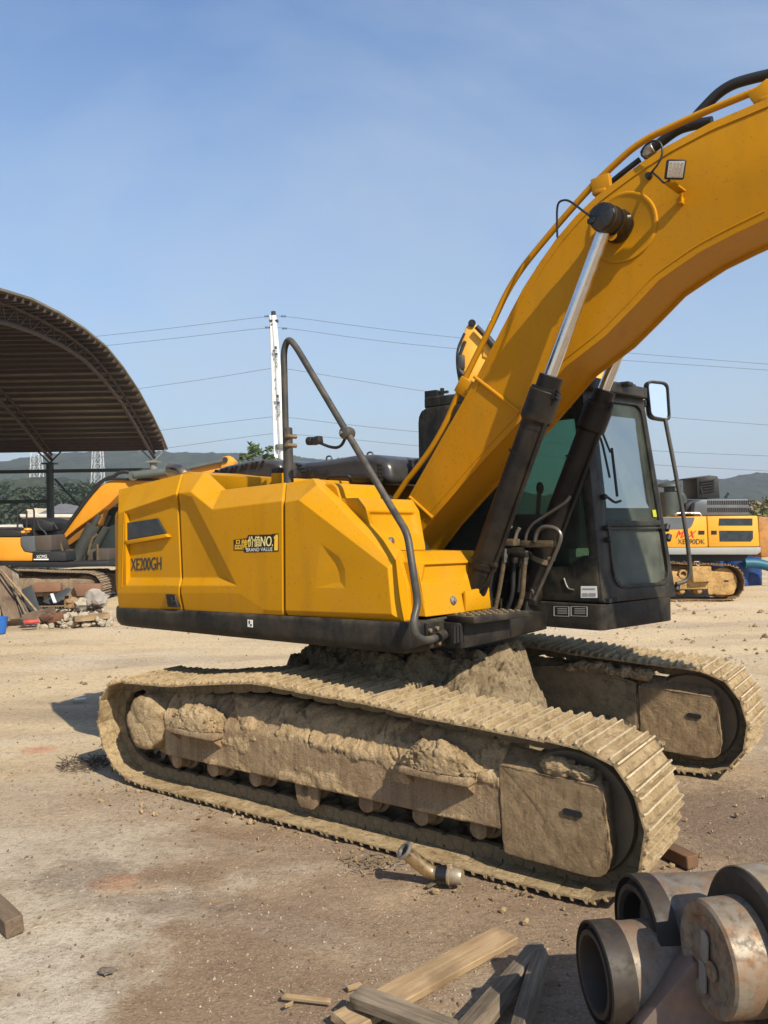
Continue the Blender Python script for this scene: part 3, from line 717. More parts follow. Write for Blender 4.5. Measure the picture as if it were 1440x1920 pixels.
# grille window of the rear panel
gw = [U(*p, v=S+.016) for p in ((234, 981), (293, 972), (309, 1000), (234, 1013))]
b = B(); b.prism(gw, (0, .02, 0)); GR = obj('grille_window', b, M_dkglass, PA, UM)
b = B(); b.prism([U(*p, v=S-.0) for p in ((233, 1014), (309, 1001), (314, 1007), (232, 1022))], (0, .04, 0), .003); obj('window_sill', b, M_yel, PA, UM)
b = B(); b.prism([U(*p, v=S+.006) for p in ((228, 978), (233, 978), (233, 1016), (229, 1020))], (0, .03, 0), .002); obj('window_jamb', b, M_yel, PA, UM)
b = B(); b.prism([U(*p, v=S-.006) for p in ((310, 1114), (327, 1115), (333, 1139), (314, 1138))], (0, .05, 0), .004); LT = obj('latch', b, M_txtb, PA, UM)
b = B(); b.prism([U(*p, v=S-.012) for p in ((315, 1118), (321, 1119), (324, 1135), (317, 1134))], (0, .01, 0), .002); b.cyl(U(328, 1127, v=S-.014), U(328, 1127, v=S-.004), .008); obj('latch_lever', b, M_dark, LT, UM)
# lettering
def letter(txt, bl, br, tl, v, mat, parent, shear=0, name='lettering', M=UM, f=None, sp=1.0):
    f = f or (lambda p: U(p[0], p[1], v=v))
    me = fit_text(text_mesh(txt, 1.0, shear, 0.0, sp), f(bl), f(br), f(tl)); me.materials.clear(); me.materials.append(mat)
    return inst(name, me, parent, M)
letter('XE200GH', (245, 1070), (302, 1068), (245, 1047), S+r3-.003, M_txt, PA)
letter('XE200GH', (245.8, 1070), (302.8, 1068), (245.8, 1047), S+r3-.0035, M_txt, PA)
# slogan decal: dark backing, cream characters, golden 1
b = B(); b.prism([U(*p, v=S-.0015) for p in ((438, 1012), (463, 1009), (465, 1003), (508, 1002), (511, 1001), (522, 1000), (522, 1034), (459, 1036), (456, 1032), (438, 1032))], (0, .003, 0)); DEC = obj('slogan_decal', b, M_txtb, PB, UM)
for dx_ in (0, .5): letter('品牌', (440+dx_, 1030.5), (463+dx_, 1030.5), (441+dx_, 1011.5), S-.003-dx_*.001, M_txtg, DEC)
for dx_ in (0, .5): letter('价值', (464+dx_, 1026), (487+dx_, 1025), (465+dx_, 1005.5), S-.003-dx_*.001, M_txty, DEC)
for dx_ in (0, .7): letter('NO.', (488+dx_, 1024.5), (511+dx_, 1024), (489+dx_, 1006), S-.003-dx_*.001, M_txty, DEC)
b = B(); b.prism([U(*p, v=S-.0045) for p in ((513, 1008), (517, 1002.5), (520.6, 1002.5), (520, 1032), (514, 1032), (514.6, 1010.5))], (0, .002, 0)); obj('lettering', b, M_txtg, DEC, UM)
letter('BRAND VALUE', (462, 1034.3), (511, 1033), (462, 1027.7), S-.003, M_txtw, DEC)

# --- body core (closes the gaps behind the panels) and hood
b = B(); b.prism([V3((-2.0, S+.07, 1.30)), V3((.55, S+.07, 1.36)), V3((.50, S+.07, 1.62)), V3((.02, S+.12, 2.12)), V3((-2.0, S+.12, 2.10))], (0, .72, 0)); obj('body_core', b, M_dark, EX, UM)
def Ub(px, py, v): return U(px, py, v=v)
b = B()  # hood deck between the side panels: yellow engine door seen over the dip
b.prism([Ub(386, 889, -1.02), Ub(512, 896, -1.02), Ub(545, 898, -1.02), Ub(545, 960, -1.02), Ub(300, 960, -1.02), Ub(345, 884, -1.02)], (0, 1.5, 0), .01)
HOOD = obj('hood_door', b, M_yel, EX, UM)
b = B(); p0 = Ub(522, 910, -1.08); b.lathe(p0, (0, 0, 1), [(0, .048), (.085, .048), (.09, .04)], 20); FC = obj('filler_neck', b, M_yel, EX, UM)
b = B(); b.lathe(p0+V3((0, 0, .09)), (0, 0, 1), [(0, .05), (.03, .05), (.038, .03)], 20); obj('filler_cap', b, M_txtb, FC, UM)
# black engine cover: two humped shells
def hump(name, prof, v0, v1, seg=8, mat=M_hood, bev=.09):
    pts = [U(*p, v=v0) for p in prof]
    b = B(); b.prism(pts, (0, v1-v0, 0), bev, 6)
    return obj(name, b, mat, EX, UM, ang=50)
E1 = hump('engine_cover', [(372, 905), (392, 884), (420, 873), (470, 862), (505, 861), (522, 866), (530, 905)], -.45, .75)
E2 = hump('engine_cover', [(548, 908), (548, 868), (600, 863), (660, 853), (705, 851), (728, 866), (735, 908)], -.40, .75)
for i in range(10):
    x = 400 + i*9.5 + (i % 2)*2; y = 884 - i*1.9
    b = B(); b.prism([U(*p, v=-.462) for p in ((x, y+9), (x+2.6, y+9), (x+5.6, y-3.5), (x+3, y-3.5))], (0, .02, 0)); obj('louvre', b, M_txtb, E1, UM)
for (x, y) in ((617, 862), (694, 855)):
    b = B(); q = U(x, y, v=-.2); b.tube([q+V3((-.03, 0, -.06)), q+V3((-.03, 0, .03)), q+V3((.03, 0, .03)), q+V3((.03, 0, -.06))], .007, 8, .03); obj('lifting_hook', b, M_rail, E2, UM)
b = B(); b.tube([U(613, 902, v=-.47), U(617, 893, v=-.50), U(655, 893, v=-.50), U(659, 901, v=-.47)], .012, 10, .02); obj('grab_handle', b, M_rub, E2, UM)
b = B()
for i in range(5): b.box(U(711+i*.6, 872+i*7, v=-.44), (.02, .04, .025), .004)
obj('hinge_row', b, M_txtb, E2, UM)
b = B()
for i in range(4): b.box(U(560+i*3.5, 872+i*6, v=-.47), (.03, .05, .02), .005, Matrix.Rotation(.5, 4, 'Y'))
for i in range(3): b.box(U(572+i*4, 893-i*4, v=-.5), (.03, .03, .05), .005, Matrix.Rotation(.3, 4, 'Y'))
obj('hinge_row', b, M_txtb, E2, UM)
# exhaust stub
b = B(); q = U(343, 893, v=-.75); b.tube([q+V3((.03, 0, -.12)), q+V3((.03, 0, .035)), q+V3((-.16, 0, .062)), ], lambda t: .058+.004*t, 18, .12, 8)
obj('exhaust_pipe', b, mat_steel('heat_tinted_exhaust', (0.30, 0.24, 0.18), 0.28, 1.0, dirt=0.5, dirtcol=(0.10, 0.06, 0.035)), EX, UM)

# --- stepped front boxes (tool box / tank covers)
def fbox(name, top, cre, bot, ut, uc_, ub, back, recess=None):
    """front cover: three horizontal pixel pairs (left, right) at three distances u, plus its back"""
    def P(p, u):
        q = U(p[0], p[1], u=u)
        if q.y < S+.165: q.y = S+.165
        return q
    pts = dict(t0=P(top[0], ut), t1=P(top[1], ut), c0=P(cre[0], uc_), c1=P(cre[1], uc_), b0=P(bot[0], ub), b1=P(bot[1], ub))
    fs = ['t0 t1 c1 c0']
    if recess:
        for i, (p, dp) in enumerate(recess):
            pass
    b = B(); v = {k: b.bm.verts.new(q) for k, q in pts.items()}
    b.bm.faces.new([v[k] for k in ('t0', 't1', 'c1', 'c0')])
    if recess:
        n = len(recess); e = [b.bm.verts.new(P(p, uc_+(ub-uc_)*f)) for p, f in recess]
        cen = sum((q.co for q in e), V3())/n
        i_ = [b.bm.verts.new(q.co.lerp(cen, .16)+V3((-.022, 0, 0))) for q in e]
        b.bm.faces.new(i_)
        for k in range(n): b.bm.faces.new((e[k], e[(k+1) % n], i_[(k+1) % n], i_[k]))
        b.bm.faces.new((v['c0'], v['c1'], e[1], e[0])); b.bm.faces.new((v['c1'], v['b1'], e[2], e[1])); b.bm.faces.new((v['b1'], v['b0'], e[3], e[2])); b.bm.faces.new((v['b0'], v['c0'], e[0], e[3]))
    else: b.bm.faces.new([v[k] for k in ('c0', 'c1', 'b1', 'b0')])
    bd = [e2 for e2 in b.bm.edges if len(e2.link_faces) == 1]
    r = bmesh.ops.extrude_edge_only(b.bm, edges=bd); nv = [q for q in r['geom'] if isinstance(q, bmesh.types.BMVert)]
    for q in nv: q.co.x = back
    b.bm.normal_update(); bmesh.ops.recalc_face_normals(b.bm, faces=b.bm.faces[:])
    es = [e2 for e2 in b.bm.edges if len(e2.link_faces) == 2 and e2.calc_face_angle(0) > .1]
    bmesh.ops.bevel(b.bm, geom=es, offset=.012, segments=3, affect='EDGES', profile=.5, clamp_overlap=True)
    return obj(name, b, M_yel, EX, UM, ang=9)
fbox('top_cover', ((602, 905), (712, 910)), ((604, 912), (713, 915)), ((610, 940), (716, 938)), .06, .10, .14, -.4)
X1 = fbox('tank_cover', ((640, 933), (774, 937)), ((650, 952), (787, 957)), ((660, 1036), (800, 1032)), .26, .33, .42, -.2, [((690, 960), 0.08), ((780, 962), .08), ((786, 1002), .5), ((700, 1004), .5)])
X2 = fbox('tool_box', ((772, 1034), (888, 1032)), ((780, 1054), (906, 1052)), ((781, 1160), (918, 1143)), .62, .72, .80, .2, [((795, 1059), .06), ((888, 1055), .06), ((880, 1088), .36), ((789, 1093), .38)])
b = B(); q = U(850, 1126, u=.785); b.lathe(q, (1, 0, .1), [(0, .03), (.008, .026), (.012, .013), (.02, .012), (.022, .006)], 20); obj('lock_knob', b, M_steel, X2, UM)
b = B(); q = U(733, 1015, u=.41); b.lathe(q, (1, 0, .1), [(0, .03), (.01, .026), (.014, .012), (.024, .01)], 18); obj('lock_knob', b, M_steel, X1, UM)
b = B(); b.prism([U(*p, u=.785) for p in ((868, 1108), (912, 1100), (916, 1140), (868, 1147))], (.022, 0, 0), .006); obj('access_plate', b, M_yel, X2, UM)
# front step
b = B(); b.prism([U(*p, u=.82) for p in ((836, 1153), (944, 1142), (944, 1153), (838, 1166))], (.20, 0, 0), .008); SP = obj('front_step', b, M_blk, EX, UM)
for i in range(9):
    for j in range(3):
        q = U(846+i*11, 1151-i*1.1, u=.82+.05+j*.055); b_ = B()
        if i == 0 and j == 0: b_.box((0, 0, 0), (.03, .02, .014), .004); TREAD = to_mesh('tread_stud', b_); TREAD.materials.append(M_mudg)
        zt_ = U(836+(108*i/9), 1153-11*i/9, u=.82).z
        inst('tread_stud', TREAD, SP, UM @ Matrix.Translation((.85+j*.06, U(846+i*11, 1150, u=.82).y, zt_+.001)))
b = B(); b.prism([U(*p, u=.80) for p in ((832, 1166), (928, 1155), (928, 1194), (834, 1214))], (.12, 0, 0), .008); VB = obj('vent_box', b, M_blk, EX, UM)
for i in range(4):
    b = B(); x = 851+i*6; b.prism([U(*p, u=.925) for p in ((x, 1175-i), (x+3.6, 1174.5-i), (x+3.8, 1206-i*1.2), (x+.4, 1207-i*1.2))], (-.01, 0, 0)); obj('vent_slot', b, M_dark, VB, UM)
# handrail with clamp, ball joint and camera arm
rail = [U(538, 905, v=-1.17), U(533, 700, v=-1.17), U(532, 655, v=-1.17), U(541, 634, v=-1.17), U(555, 650, v=-1.18), U(650, 810, v=-1.21), U(738, 958, v=-1.27), U(764, 1000, v=-1.33), U(775, 1075, u=.84), U(784, 1133, u=.86), U(775, 1162, u=.87), U(778, 1193, u=.88), U(800, 1202, u=.88), U(822, 1194, u=.88)]
b = B(); b.tube(rail, .0225, 14, .07); HR = obj('handrail', b, M_rail, EX, UM)
b = B(); q0 = U(542, 925, v=-1.17); q1 = U(539, 802, v=-1.17); b.cyl(q0, q1, .034, n=18, ch=.004); obj('rail_sleeve', b, M_rail, HR, UM)
for y in (818, 835):
    b = B(); q = U(548, y, v=-1.17); b.lathe(q+V3((-.01, -.045, 0)), (0, 1, 0), [(0, .016), (.09, .016)], 6); b.cyl(q+V3((-.01, -.055, 0)), q+V3((-.01, .05, 0)), .009, n=8); obj('bolt', b, M_worn, HR, UM)
b = B(); q = U(651, 812, v=-1.21); b.lathe(q+V3((0, -.045, 0)), (0, 1, 0), [(0, .02), (.006, .036), (.03, .042), (.06, .042), (.085, .036), (.09, .02)], 20); BJ = obj('rail_joint', b, M_rail, HR, UM)
b = B(); b.cyl(q+V3((-.012, -.055, 0)), q+V3((-.012, -.045, 0)), .012, n=6); obj('bolt', b, M_steel, BJ, UM)
b = B(); b.tube([q, U(642, 834, v=-1.22), U(632, 840, v=-1.22), U(618, 838, v=-1.22), U(596, 829, v=-1.23)], .010, 10, .03); CAMA = obj('camera_arm', b, M_rub, HR, UM)
b = B(); b.box(U(594, 826, v=-1.24), (.075, .05, .05), .008, Matrix.Rotation(-.15, 4, 'Y')); b.cyl(U(587, 827, v=-1.24), U(577, 827, v=-1.24), .028, n=16, ch=.005); obj('rear_view_camera', b, M_rub, HR, UM)
b = B(); q = U(815, 1190, u=.83); b.box(q, (.09, .10, .03), .006); b.box(q+V3((-.02, 0, .03)), (.02, .13, .09), .005); b.lathe(U(822, 1195, u=.90), U(836, 1187, u=.90)-U(822, 1195, u=.90), [(0, .03), (.06, .03), (.062, .02)], 14); obj('rail_bracket', b, M_blk, HR, UM)
for (x, y) in ((805, 1182), (818, 1178), (822, 1206), (808, 1210)):
    b = B(); b.lathe(U(x, y, u=.82), (1, 0, 0), [(0, .014), (.015, .014), (.018, .009)], 6); obj('bolt', b, M_worn, HR, UM)

# --- centre deck and boom foot bracket
b = B(); b.box((.10, -.05, 1.19), (1.5, .60, .13), .01); b.box((.30, -.30, 1.34), (.5, .04, .25), .01); b.box((.30, .22, 1.34), (.5, .04, .25), .01)
obj('centre_deck', b, M_cyl, EX, UM)
# --- boom
BVT = [(722, 1005), (765, 933), (886, 720), (935, 627), (980, 541), (1012, 491), (1044, 446), (1080, 404), (1120, 366), (1184, 318), (1251, 273), (1331, 230), (1440, 184)]
BVB = [(1440, 409), (1375, 440), (1315, 471), (1275, 498), (1235, 526), (1184, 580), (1135, 630), (1060, 688), (974, 791), (910, 859), (799, 986), (755, 1045)]
bv = -.39
bo = [U(*p, v=bv) for p in BVT] + [V3((3.3, bv, 4.36)), V3((4.2, bv, 4.33)), V3((5.0, bv, 4.15)), V3((5.0, bv, 3.75)), V3((4.1, bv, 3.86)), V3((3.2, bv, 3.80))] + [U(*p, v=bv) for p in BVB]
def inset_uz(pts, d):
    n = len(pts); out = []
    for i in range(n):
        a, b_, c = pts[i-1], pts[i], pts[(i+1) % n]
        e1 = (b_-a).normalized(); e2 = (c-b_).normalized()
        n1 = V3((e1.z, 0, -e1.x)); n2 = V3((e2.z, 0, -e2.x)); m = (n1+n2).normalized()
        out.append(b_ + m*(d/max(.4, m.dot(n1))))
    return out
b = B(); b.prism(bo, (0, .018, 0), .003); b.prism([p+V3((0, .462, 0)) for p in bo], (0, .018, 0), .003)
b.prism([p+V3((0, .018, 0)) for p in inset_uz(bo, .022)], (0, .444, 0))
BOOM = obj('boom', b, M_boom, EX, UM, ang=30)
b = B(); b.tube([U(889, 706, v=bv-.004), U(975, 773, v=bv-.004)], .013, 8); obj('weld_seam', b, M_boom, BOOM, UM)
b = B(); b.tube([U(768, 932, v=bv-.004), U(811, 971, v=bv-.004)], .013, 8); obj('weld_seam', b, M_boom, BOOM, UM)
for ln in (inset_uz(bo, .045)[1:13], inset_uz(bo, .045)[19:30]):
    b = B(); b.tube([p+V3((0, -.002, 0)) for p in ln], .005, 6, .05); obj('weld_seam', b, M_boom, BOOM, UM)
pc = U(1168, 427, v=bv); pn = U(1140, 413, v=-.55)
b = B(); b.lathe(pc+V3((0, .01, 0)), (0, -1, 0), [(0, .215), (.014, .215), (.022, .210), (.024, .200), (.020, .190), (.017, .18), (.016, 0)], 56, cap=False); obj('boss_plate', b, M_boom, BOOM, UM)
pin0 = V3((pn.x, bv-.012, pn.z))
b = B(); b.lathe(pin0, (0, -1, 0), [(0, .10), (.03, .10), (.05, .088), (.10, .085), (.11, .092), (.135, .092), (.137, .06)], 32); b.rough(.006, 30, 2); obj('pin_collar', b, M_grease, BOOM, UM)
b = B(); b.lathe(V3((pn.x, -.63, pn.z)), (0, -1, 0), [(-.16, .07), (0, .078), (.02, .074), (.03, .05), (.032, 0)], 32, cap=False); b.rough(.006, 40, 5); b.box((pn.x-.055, -.655, pn.z-.02), (.05, .03, .03), .006); obj('pin_cap', b, M_grease, BOOM, UM)
b = B(); q = pin0+V3((.02, 0, -.04)); b.lathe(q+V3((-.005, -.128, -.05)), (0, -1, 0), [(0, .03), (.004, .03)], 12); obj('pin_tag', b, M_boom, BOOM, UM)
# lift cylinders: the same pair either side of the boom
hd = U(1010, 762, v=-.55); ft = V3((.690, -.55, 1.37))
def lift_cylinder(v, seed):
    a = V3((pn.x, v, pn.z)); h = V3((hd.x, v, hd.z)); f = V3((ft.x, v, ft.z)); ax = (a-f).normalized()
    Lh = (h-f).length
    b = B(); pr = [(0, .05), (.0, .080), (.12, .084), (Lh-.14, .084), (Lh-.14, .087), (Lh-.10, .087), (Lh-.08, .103), (Lh+.10, .103), (Lh+.105, .098), (Lh+.12, .098), (Lh+.12, .076), (Lh+.20, .076), (Lh+.205, .05)]
    b.lathe(f, ax, pr, 40); b.lathe(f-V3((0, .07, 0)), (0, 1, 0), [(0, .085), (.01, .095), (.13, .095), (.14, .085)], 24)
    cy = obj('lift_cylinder', b, M_cyl, EX, UM)
    b = B(); b.cyl(h+ax*.10, a, .043, n=28); obj('cylinder_rod', b, M_chrome, cy, UM)
    b = B(); b.lathe(a-V3((0, .075, 0)), (0, 1, 0), [(0, .07), (.01, .085), (.14, .085), (.15, .07)], 28); obj('rod_eye', b, M_grease, cy, UM)
    sd = ax.cross(V3((0, 1, 0))).normalized()      # forward side of barrel
    pt = h + ax*.03 + V3((.10, -.03, 0))
    b = B(); b.tube([h+ax*.02+V3((.06, -.02, 0)), pt, pt-ax*.16+V3((.01, 0, 0)), f+ax*.42+V3((.105, -.02, 0)), f+ax*.16+V3((.10, -.03, 0)), f+ax*.05+V3((.04, -.05, 0))], .014, 10, .05); obj('hydraulic_pipe', b, M_cyl, cy, UM)
    b = B(); b.box(h+ax*.06+V3((.09, -.03, 0)), (.06, .07, .06), .008)
    for k in range(3): b.lathe(h+ax*(.06+.02*k-.02)+V3((.12, -.05, 0)), (1, -.4, .1), [(0, .012), (.02, .012)], 6)
    obj('port_block', b, M_cyl, cy, UM)
    b = B(); c0 = f+ax*.28; b.lathe(c0, ax, [(0, .087), (.0, .093), (.035, .093), (.035, .087)], 32); b.box(c0+ax*.017+V3((.09, -.03, 0)), (.06, .04, .03), .004); obj('pipe_clamp', b, M_worn if seed else M_cyl, cy, UM)
    b = B(); c0 = h-ax*.32; b.lathe(c0, ax, [(0, .084), (.0, .0865), (.008, .0865), (.008, .084)], 32); obj('weld_ring', b, M_cyl, cy, UM)
    return cy
lift_cylinder(-.55, 0); CYL2 = lift_cylinder(.25, 1)
# boom pipes, hoses, cable, work lamp
pv = -.32
P1 = [(740, 935), (762, 902), (770, 893), (808, 843), (836, 794), (866, 722), (921, 611), (950, 548), (980, 500), (1044, 423), (1111, 347), (1197, 267), (1299, 219), (1440, 161)]
b = B(); b.tube([U(*p, v=pv) for p in P1]+[U(1440, 161, v=pv)+V3((.8, 0, .02))], .021, 12, .12); obj('boom_pipe', b, M_boom, BOOM, UM)
b = B(); b.tube([U(p[0]+2, p[1]+3, v=pv)+V3((0, .22, 0)) for p in P1]+[U(1440, 161, v=pv)+V3((.8, .22, .02))], .021, 12, .12); obj('boom_pipe', b, M_boom, BOOM, UM)
for (x, y, x2, y2) in ((1127, 338, 1130, 362), (866, 722, 885, 735), (1425, 170, 1440, 190)):
    b = B(); q = U(x, y, v=pv); q2 = U(x2, y2, v=pv); b.bar(q+(q-q2)*.25, q2, .12, .05, (0, 1, 0), .006); b.bar(q2-V3((0, .05, 0)), q2+V3((0, .3, 0)), .07, .03, (0, 0, 1), .005); obj('pipe_bracket', b, M_boom, BOOM, UM)
for pl, rr in (([(1135, 352), (1150, 338), (1175, 318), (1200, 299)], .018), ([(1205, 292), (1235, 270), (1267, 245), (1290, 236), (1335, 228)], .031), ([(1290, 240), (1302, 222), (1319, 203), (1347, 174), (1375, 157), (1410, 147), (1450, 138), (1500, 120)], .031)):
    b = B(); b.tube([U(*p, v=-.2) for p in pl], rr, 12, .15); obj('boom_hose', b, M_rub, BOOM, UM)
b = B(); q = U(1206, 291, v=-.2); q2 = U(1226, 277, v=-.2); b.cyl(q, q2, .036, n=16, ch=.004); b.lathe(q.lerp(q2, .3), q2-q, [(0, .042), (.03, .042)], 6); obj('hose_coupling', b, M_steel, BOOM, UM)
b = B(); b.tube([U(1112, 409, v=-.66), U(1095, 397, v=-.59), U(1076, 382, v=-.54), U(1062, 374, v=-.49), U(1047, 378, v=-.44), U(1044, 395, v=-.42), U(1045, 445, v=-.395)], .007, 8, .05); obj('grease_line', b, M_rub, BOOM, UM)
b = B(); b.tube([U(1219, 326, v=-.41), U(1224, 320, v=-.43), U(1234, 308, v=-.43), U(1243, 288, v=-.43), U(1240, 268, v=-.43), U(1226, 262, v=-.43), U(1206, 275, v=-.40), U(1201, 292, v=-.36), U(1215, 297, v=-.3)], .006, 8, .06); obj('lamp_cable', b, M_rub, BOOM, UM)
b = B(); b.tube([U(1222, 322, v=-.41), U(1236, 334, v=-.45), U(1246, 345, v=-.53), U(1255, 338, v=-.55)], .006, 8, .05); b.lathe(U(1218, 331, v=bv), (0, -1, 0), [(0, .02), (.03, .018)], 12); obj('lamp_cable', b, M_rub, BOOM, UM)
LMP = obj('lamp_bracket', (lambda b: (b.bar(U(1277, 382, v=bv), U(1277, 358, v=-.45), .05, .012, (1, 0, 0), .002), b.bar(U(1279, 360, v=-.44), U(1254, 342, v=-.57), .05, .012, (0, 0, 1), .002), b.bar(U(1277, 372, v=bv-.01), U(1277, 384, v=bv-.01), .06, .03, (1, 0, 0), .003), b)[-1])(B()), M_boom, BOOM, UM)
lc = U(1266, 318, v=-.57)
Lx = (UM.to_3x3().inverted() @ CR); Ln = (UM.to_3x3().inverted() @ (V3((0, 0, CAMH)) - UM @ lc)).normalized(); Ln = (Ln + V3((.25, -.2, -.1))).normalized(); Lu = V3((0.12, 0, 1)); Lx = Lu.cross(Ln).normalized(); Lu = Ln.cross(Lx)
LR = Matrix((Lx, Lu, Ln)).transposed().to_4x4()
b = B(); b.box(lc, (.105, .105, .045), .01, LR); 
for k in range(6): b.box(lc-Ln*.03+Lu*(-.042+.0168*k), (.09, .005, .03), 0, LR)
WL = obj('work_lamp', b, M_rub, BOOM, UM)
b = B(); b.box(lc+Ln*.021, (.085, .085, .006), .002, LR); obj('lamp_lens', b, M_led, WL, UM)
for i in range(4):
    for j in range(4):
        b = B(); b.lathe(lc+Ln*.0235+Lx*(-.03+.02*i)+Lu*(-.03+.02*j), Ln, [(0, .0075), (.004, .008)], 8); obj('lamp_diode', b, M_chrome, WL, UM)

# --- hydraulic hoses at the boom foot
def hose(pl, v, r, mat, name='hydraulic_hose', rad=.06):
    b = B(); vv = v if isinstance(v, (list, tuple)) else [v]*len(pl); b.tube([U(*p, v=q) for p, q in zip(pl, vv)], r, 12, rad); return obj(name, b, mat, EX, UM)
hose([(946, 1046), (941, 1075), (936, 1105), (929, 1138), (922, 1165)], .02, .018, M_hose_tan)
hose([(965, 1048), (962, 1075), (962, 1105), (955, 1135), (940, 1160)], .06, .018, M_rub)
hose([(984, 1050), (981, 1085), (979, 1118), (970, 1145), (945, 1165)], .10, .02, M_hose_tan)
hose([(975, 1055), (974, 1090), (970, 1120), (958, 1150), (950, 1170)], .16, .018, M_rub)
hose([(925, 1060), (918, 1100), (912, 1140), (908, 1165)], -.05, .016, M_rub)
hose([(936, 1052), (926, 1085), (920, 1120), (917, 1160)], .10, .016, M_rub)
hose([(990, 1130), (995, 1150), (985, 1175), (965, 1185)], .20, .022, M_rub)
hose([(955, 1150), (965, 1165), (975, 1160), (985, 1140)], .25, .02, M_hose_tan)
for (x, y, v) in ((947, 1042, .02), (966, 1043, .06), (985, 1046, .10), (975, 1050, .16)):
    b = B(); b.lathe(U(x-1, y+12, v=v), U(x+1, y-10, v=v)-U(x-1, y+12, v=v), [(0, .022), (.035, .022), (.036, .027), (.06, .027), (.061, .022), (.10, .02)], 6); obj('hose_fitting', b, M_pipe, EX, UM)
hose([(938, 1020), (941, 1006), (949, 992), (957, 985)], .02, .022, M_steel, 'steel_elbow')
hose([(966, 1010), (969, 998), (974, 990)], .08, .014, M_steel, 'steel_elbow')
b = B(); b.box(U(958, 1017, v=.05), (.10, .10, .05), .008); obj('manifold_block', b, M_hose_tan, EX, UM)
b = B(); b.box(U(962, 1033, v=.08), (.16, .14, .05), .008); b.box(U(975, 1040, v=.02), (.12, .05, .04), .008); obj('manifold_block', b, M_cyl, EX, UM)
hose([(1003, 1016), (1006, 998), (1018, 987), (1042, 990), (1053, 1003), (1047, 1024), (1001, 1124)], .10, .0165, M_pipe, 'steel_return_pipe', .08)
hose([(1069, 931), (1060, 943), (998, 983), (987, 1000), (985, 1015)], .13, .012, M_pipe, 'steel_return_pipe', .05)
b = B(); b.bar(U(978, 1020, v=.12), U(1040, 1020, v=.12), .05, .05, (0, 0, 1), .006); obj('pipe_clamp', b, M_hose_tan, EX, UM)
b = B(); b.lathe(U(985, 1150, v=.2), (0, 0, 1), [(-.12, .05), (.1, .05), (.11, .07), (.16, .07)], 20); b.box(U(993, 1128, v=.2), (.12, .06, .06), .01); obj('swivel_fitting', b, M_cyl, EX, UM)

# --- cab
vr, vl = .40, 1.353
fBR, fBL, fTL, fTR = V3((1.216, vr, 1.32)), V3((1.415, vl, 1.30)), V3((1.175, vl, 2.90)), V3((1.085, vr, 2.88))
def FP(s, h): return fBR.lerp(fBL, s).lerp(fTR.lerp(fTL, s), h)
fN = (fBL-fBR).cross(fTR-fBR).normalized()
if fN.x < 0: fN = -fN
b = B()
qv = lambda L, v: [V3((u, v, z)) for u, z in L]
b.ring(rrect(qv([(-.40, 1.32), (1.21, 1.32), (1.08, 2.88), (-.40, 2.87)], vr), [.02, .02, .05, .12]), rrect(qv([(-.09, 1.57), (1.125, 1.57), (1.005, 2.79), (-.09, 2.78)], vr), [.06, .12, .08, .10]), (0, .05, 0), .006)
b.ring(rrect(qv([(-.40, 1.32), (1.405, 1.32), (1.17, 2.88), (-.40, 2.87)], vl), [.02, .02, .05, .12]), rrect(qv([(-.12, 1.50), (1.31, 1.50), (1.10, 2.79), (-.12, 2.77)], vl), .06), (0, -.05, 0), .006)
b.ring([V3((-.40, vr+.052, 1.33)), V3((-.40, vl-.052, 1.33)), V3((-.40, vl-.052, 2.86)), V3((-.40, vr+.052, 2.86))], [V3((-.40, vr+.13, 1.85)), V3((-.40, vl-.13, 1.85)), V3((-.40, vl-.13, 2.76)), V3((-.40, vr+.13, 2.76))], (.05, 0, 0), .005)
CAB = obj('cab', b, M_cab, EX, UM)
b = B(); b.ring(rrect([FP(0, 0), FP(1, 0), FP(1, 1), FP(0, 1)], .04), rrect([FP(.17, .075), FP(.93, .075), FP(.93, .955), FP(.11, .955)], [.14, .14, .09, .09]), -fN*.06, .008)
b.prism([FP(.14, .352)+fN*.004, FP(.945, .352)+fN*.004, FP(.945, .378)+fN*.004, FP(.14, .378)+fN*.004], -fN*.05, .004)
obj('windscreen_frame', b, M_cab, CAB, UM)
b = B(); b.ring(rrect([FP(.155, .06), FP(.945, .06), FP(.945, .345), FP(.150, .345)], [.14, .14, .02, .02]), rrect([FP(.185, .075), FP(.925, .075), FP(.925, .335), FP(.175, .335)], [.13, .13, .02, .02]), fN*.012, .003); obj('rubber_seal', b, M_cab, CAB, UM)
b = B(); b.prism([FP(.12, .37)-fN*.02, FP(.935, .37)-fN*.02, FP(.935, .96)-fN*.02, FP(.105, .96)-fN*.02], -fN*.006); obj('windscreen', b, M_glass, CAB, UM)
b = B(); b.prism(rrect([FP(.17, .065)-fN*.02, FP(.935, .065)-fN*.02, FP(.935, .36)-fN*.02, FP(.16, .36)-fN*.02], .1), -fN*.006); obj('lower_window', b, M_glass_d, CAB, UM)
b = B(); b.prism(qv([(-.11, 1.55), (1.135, 1.55), (1.015, 2.80), (-.11, 2.79)], vr+.025), (0, .006, 0)); obj('side_window', b, M_glass, CAB, UM)
b = B(); b.prism(qv([(-.13, 1.49), (1.32, 1.49), (1.11, 2.80), (-.13, 2.79)], vl-.03), (0, .006, 0)); obj('side_window', b, M_glass, CAB, UM)
b = B(); b.prism([V3((-.38, vr+.12, 1.84)), V3((-.38, vl-.12, 1.84)), V3((-.38, vl-.12, 2.77)), V3((-.38, vr+.12, 2.77))], (.006, 0, 0)); obj('rear_window', b, M_glass, CAB, UM)
b = B(); b.prism(rrect([V3((-.39, vr+.01, 2.875)), V3((1.16, vr+.005, 2.875)), V3((1.235, vl-.01, 2.885)), V3((-.39, vl-.02, 2.875))], [.12, .06, .08, .12]), (0, 0, .085), .03, 3); RF = obj('roof', b, M_cab, CAB, UM)
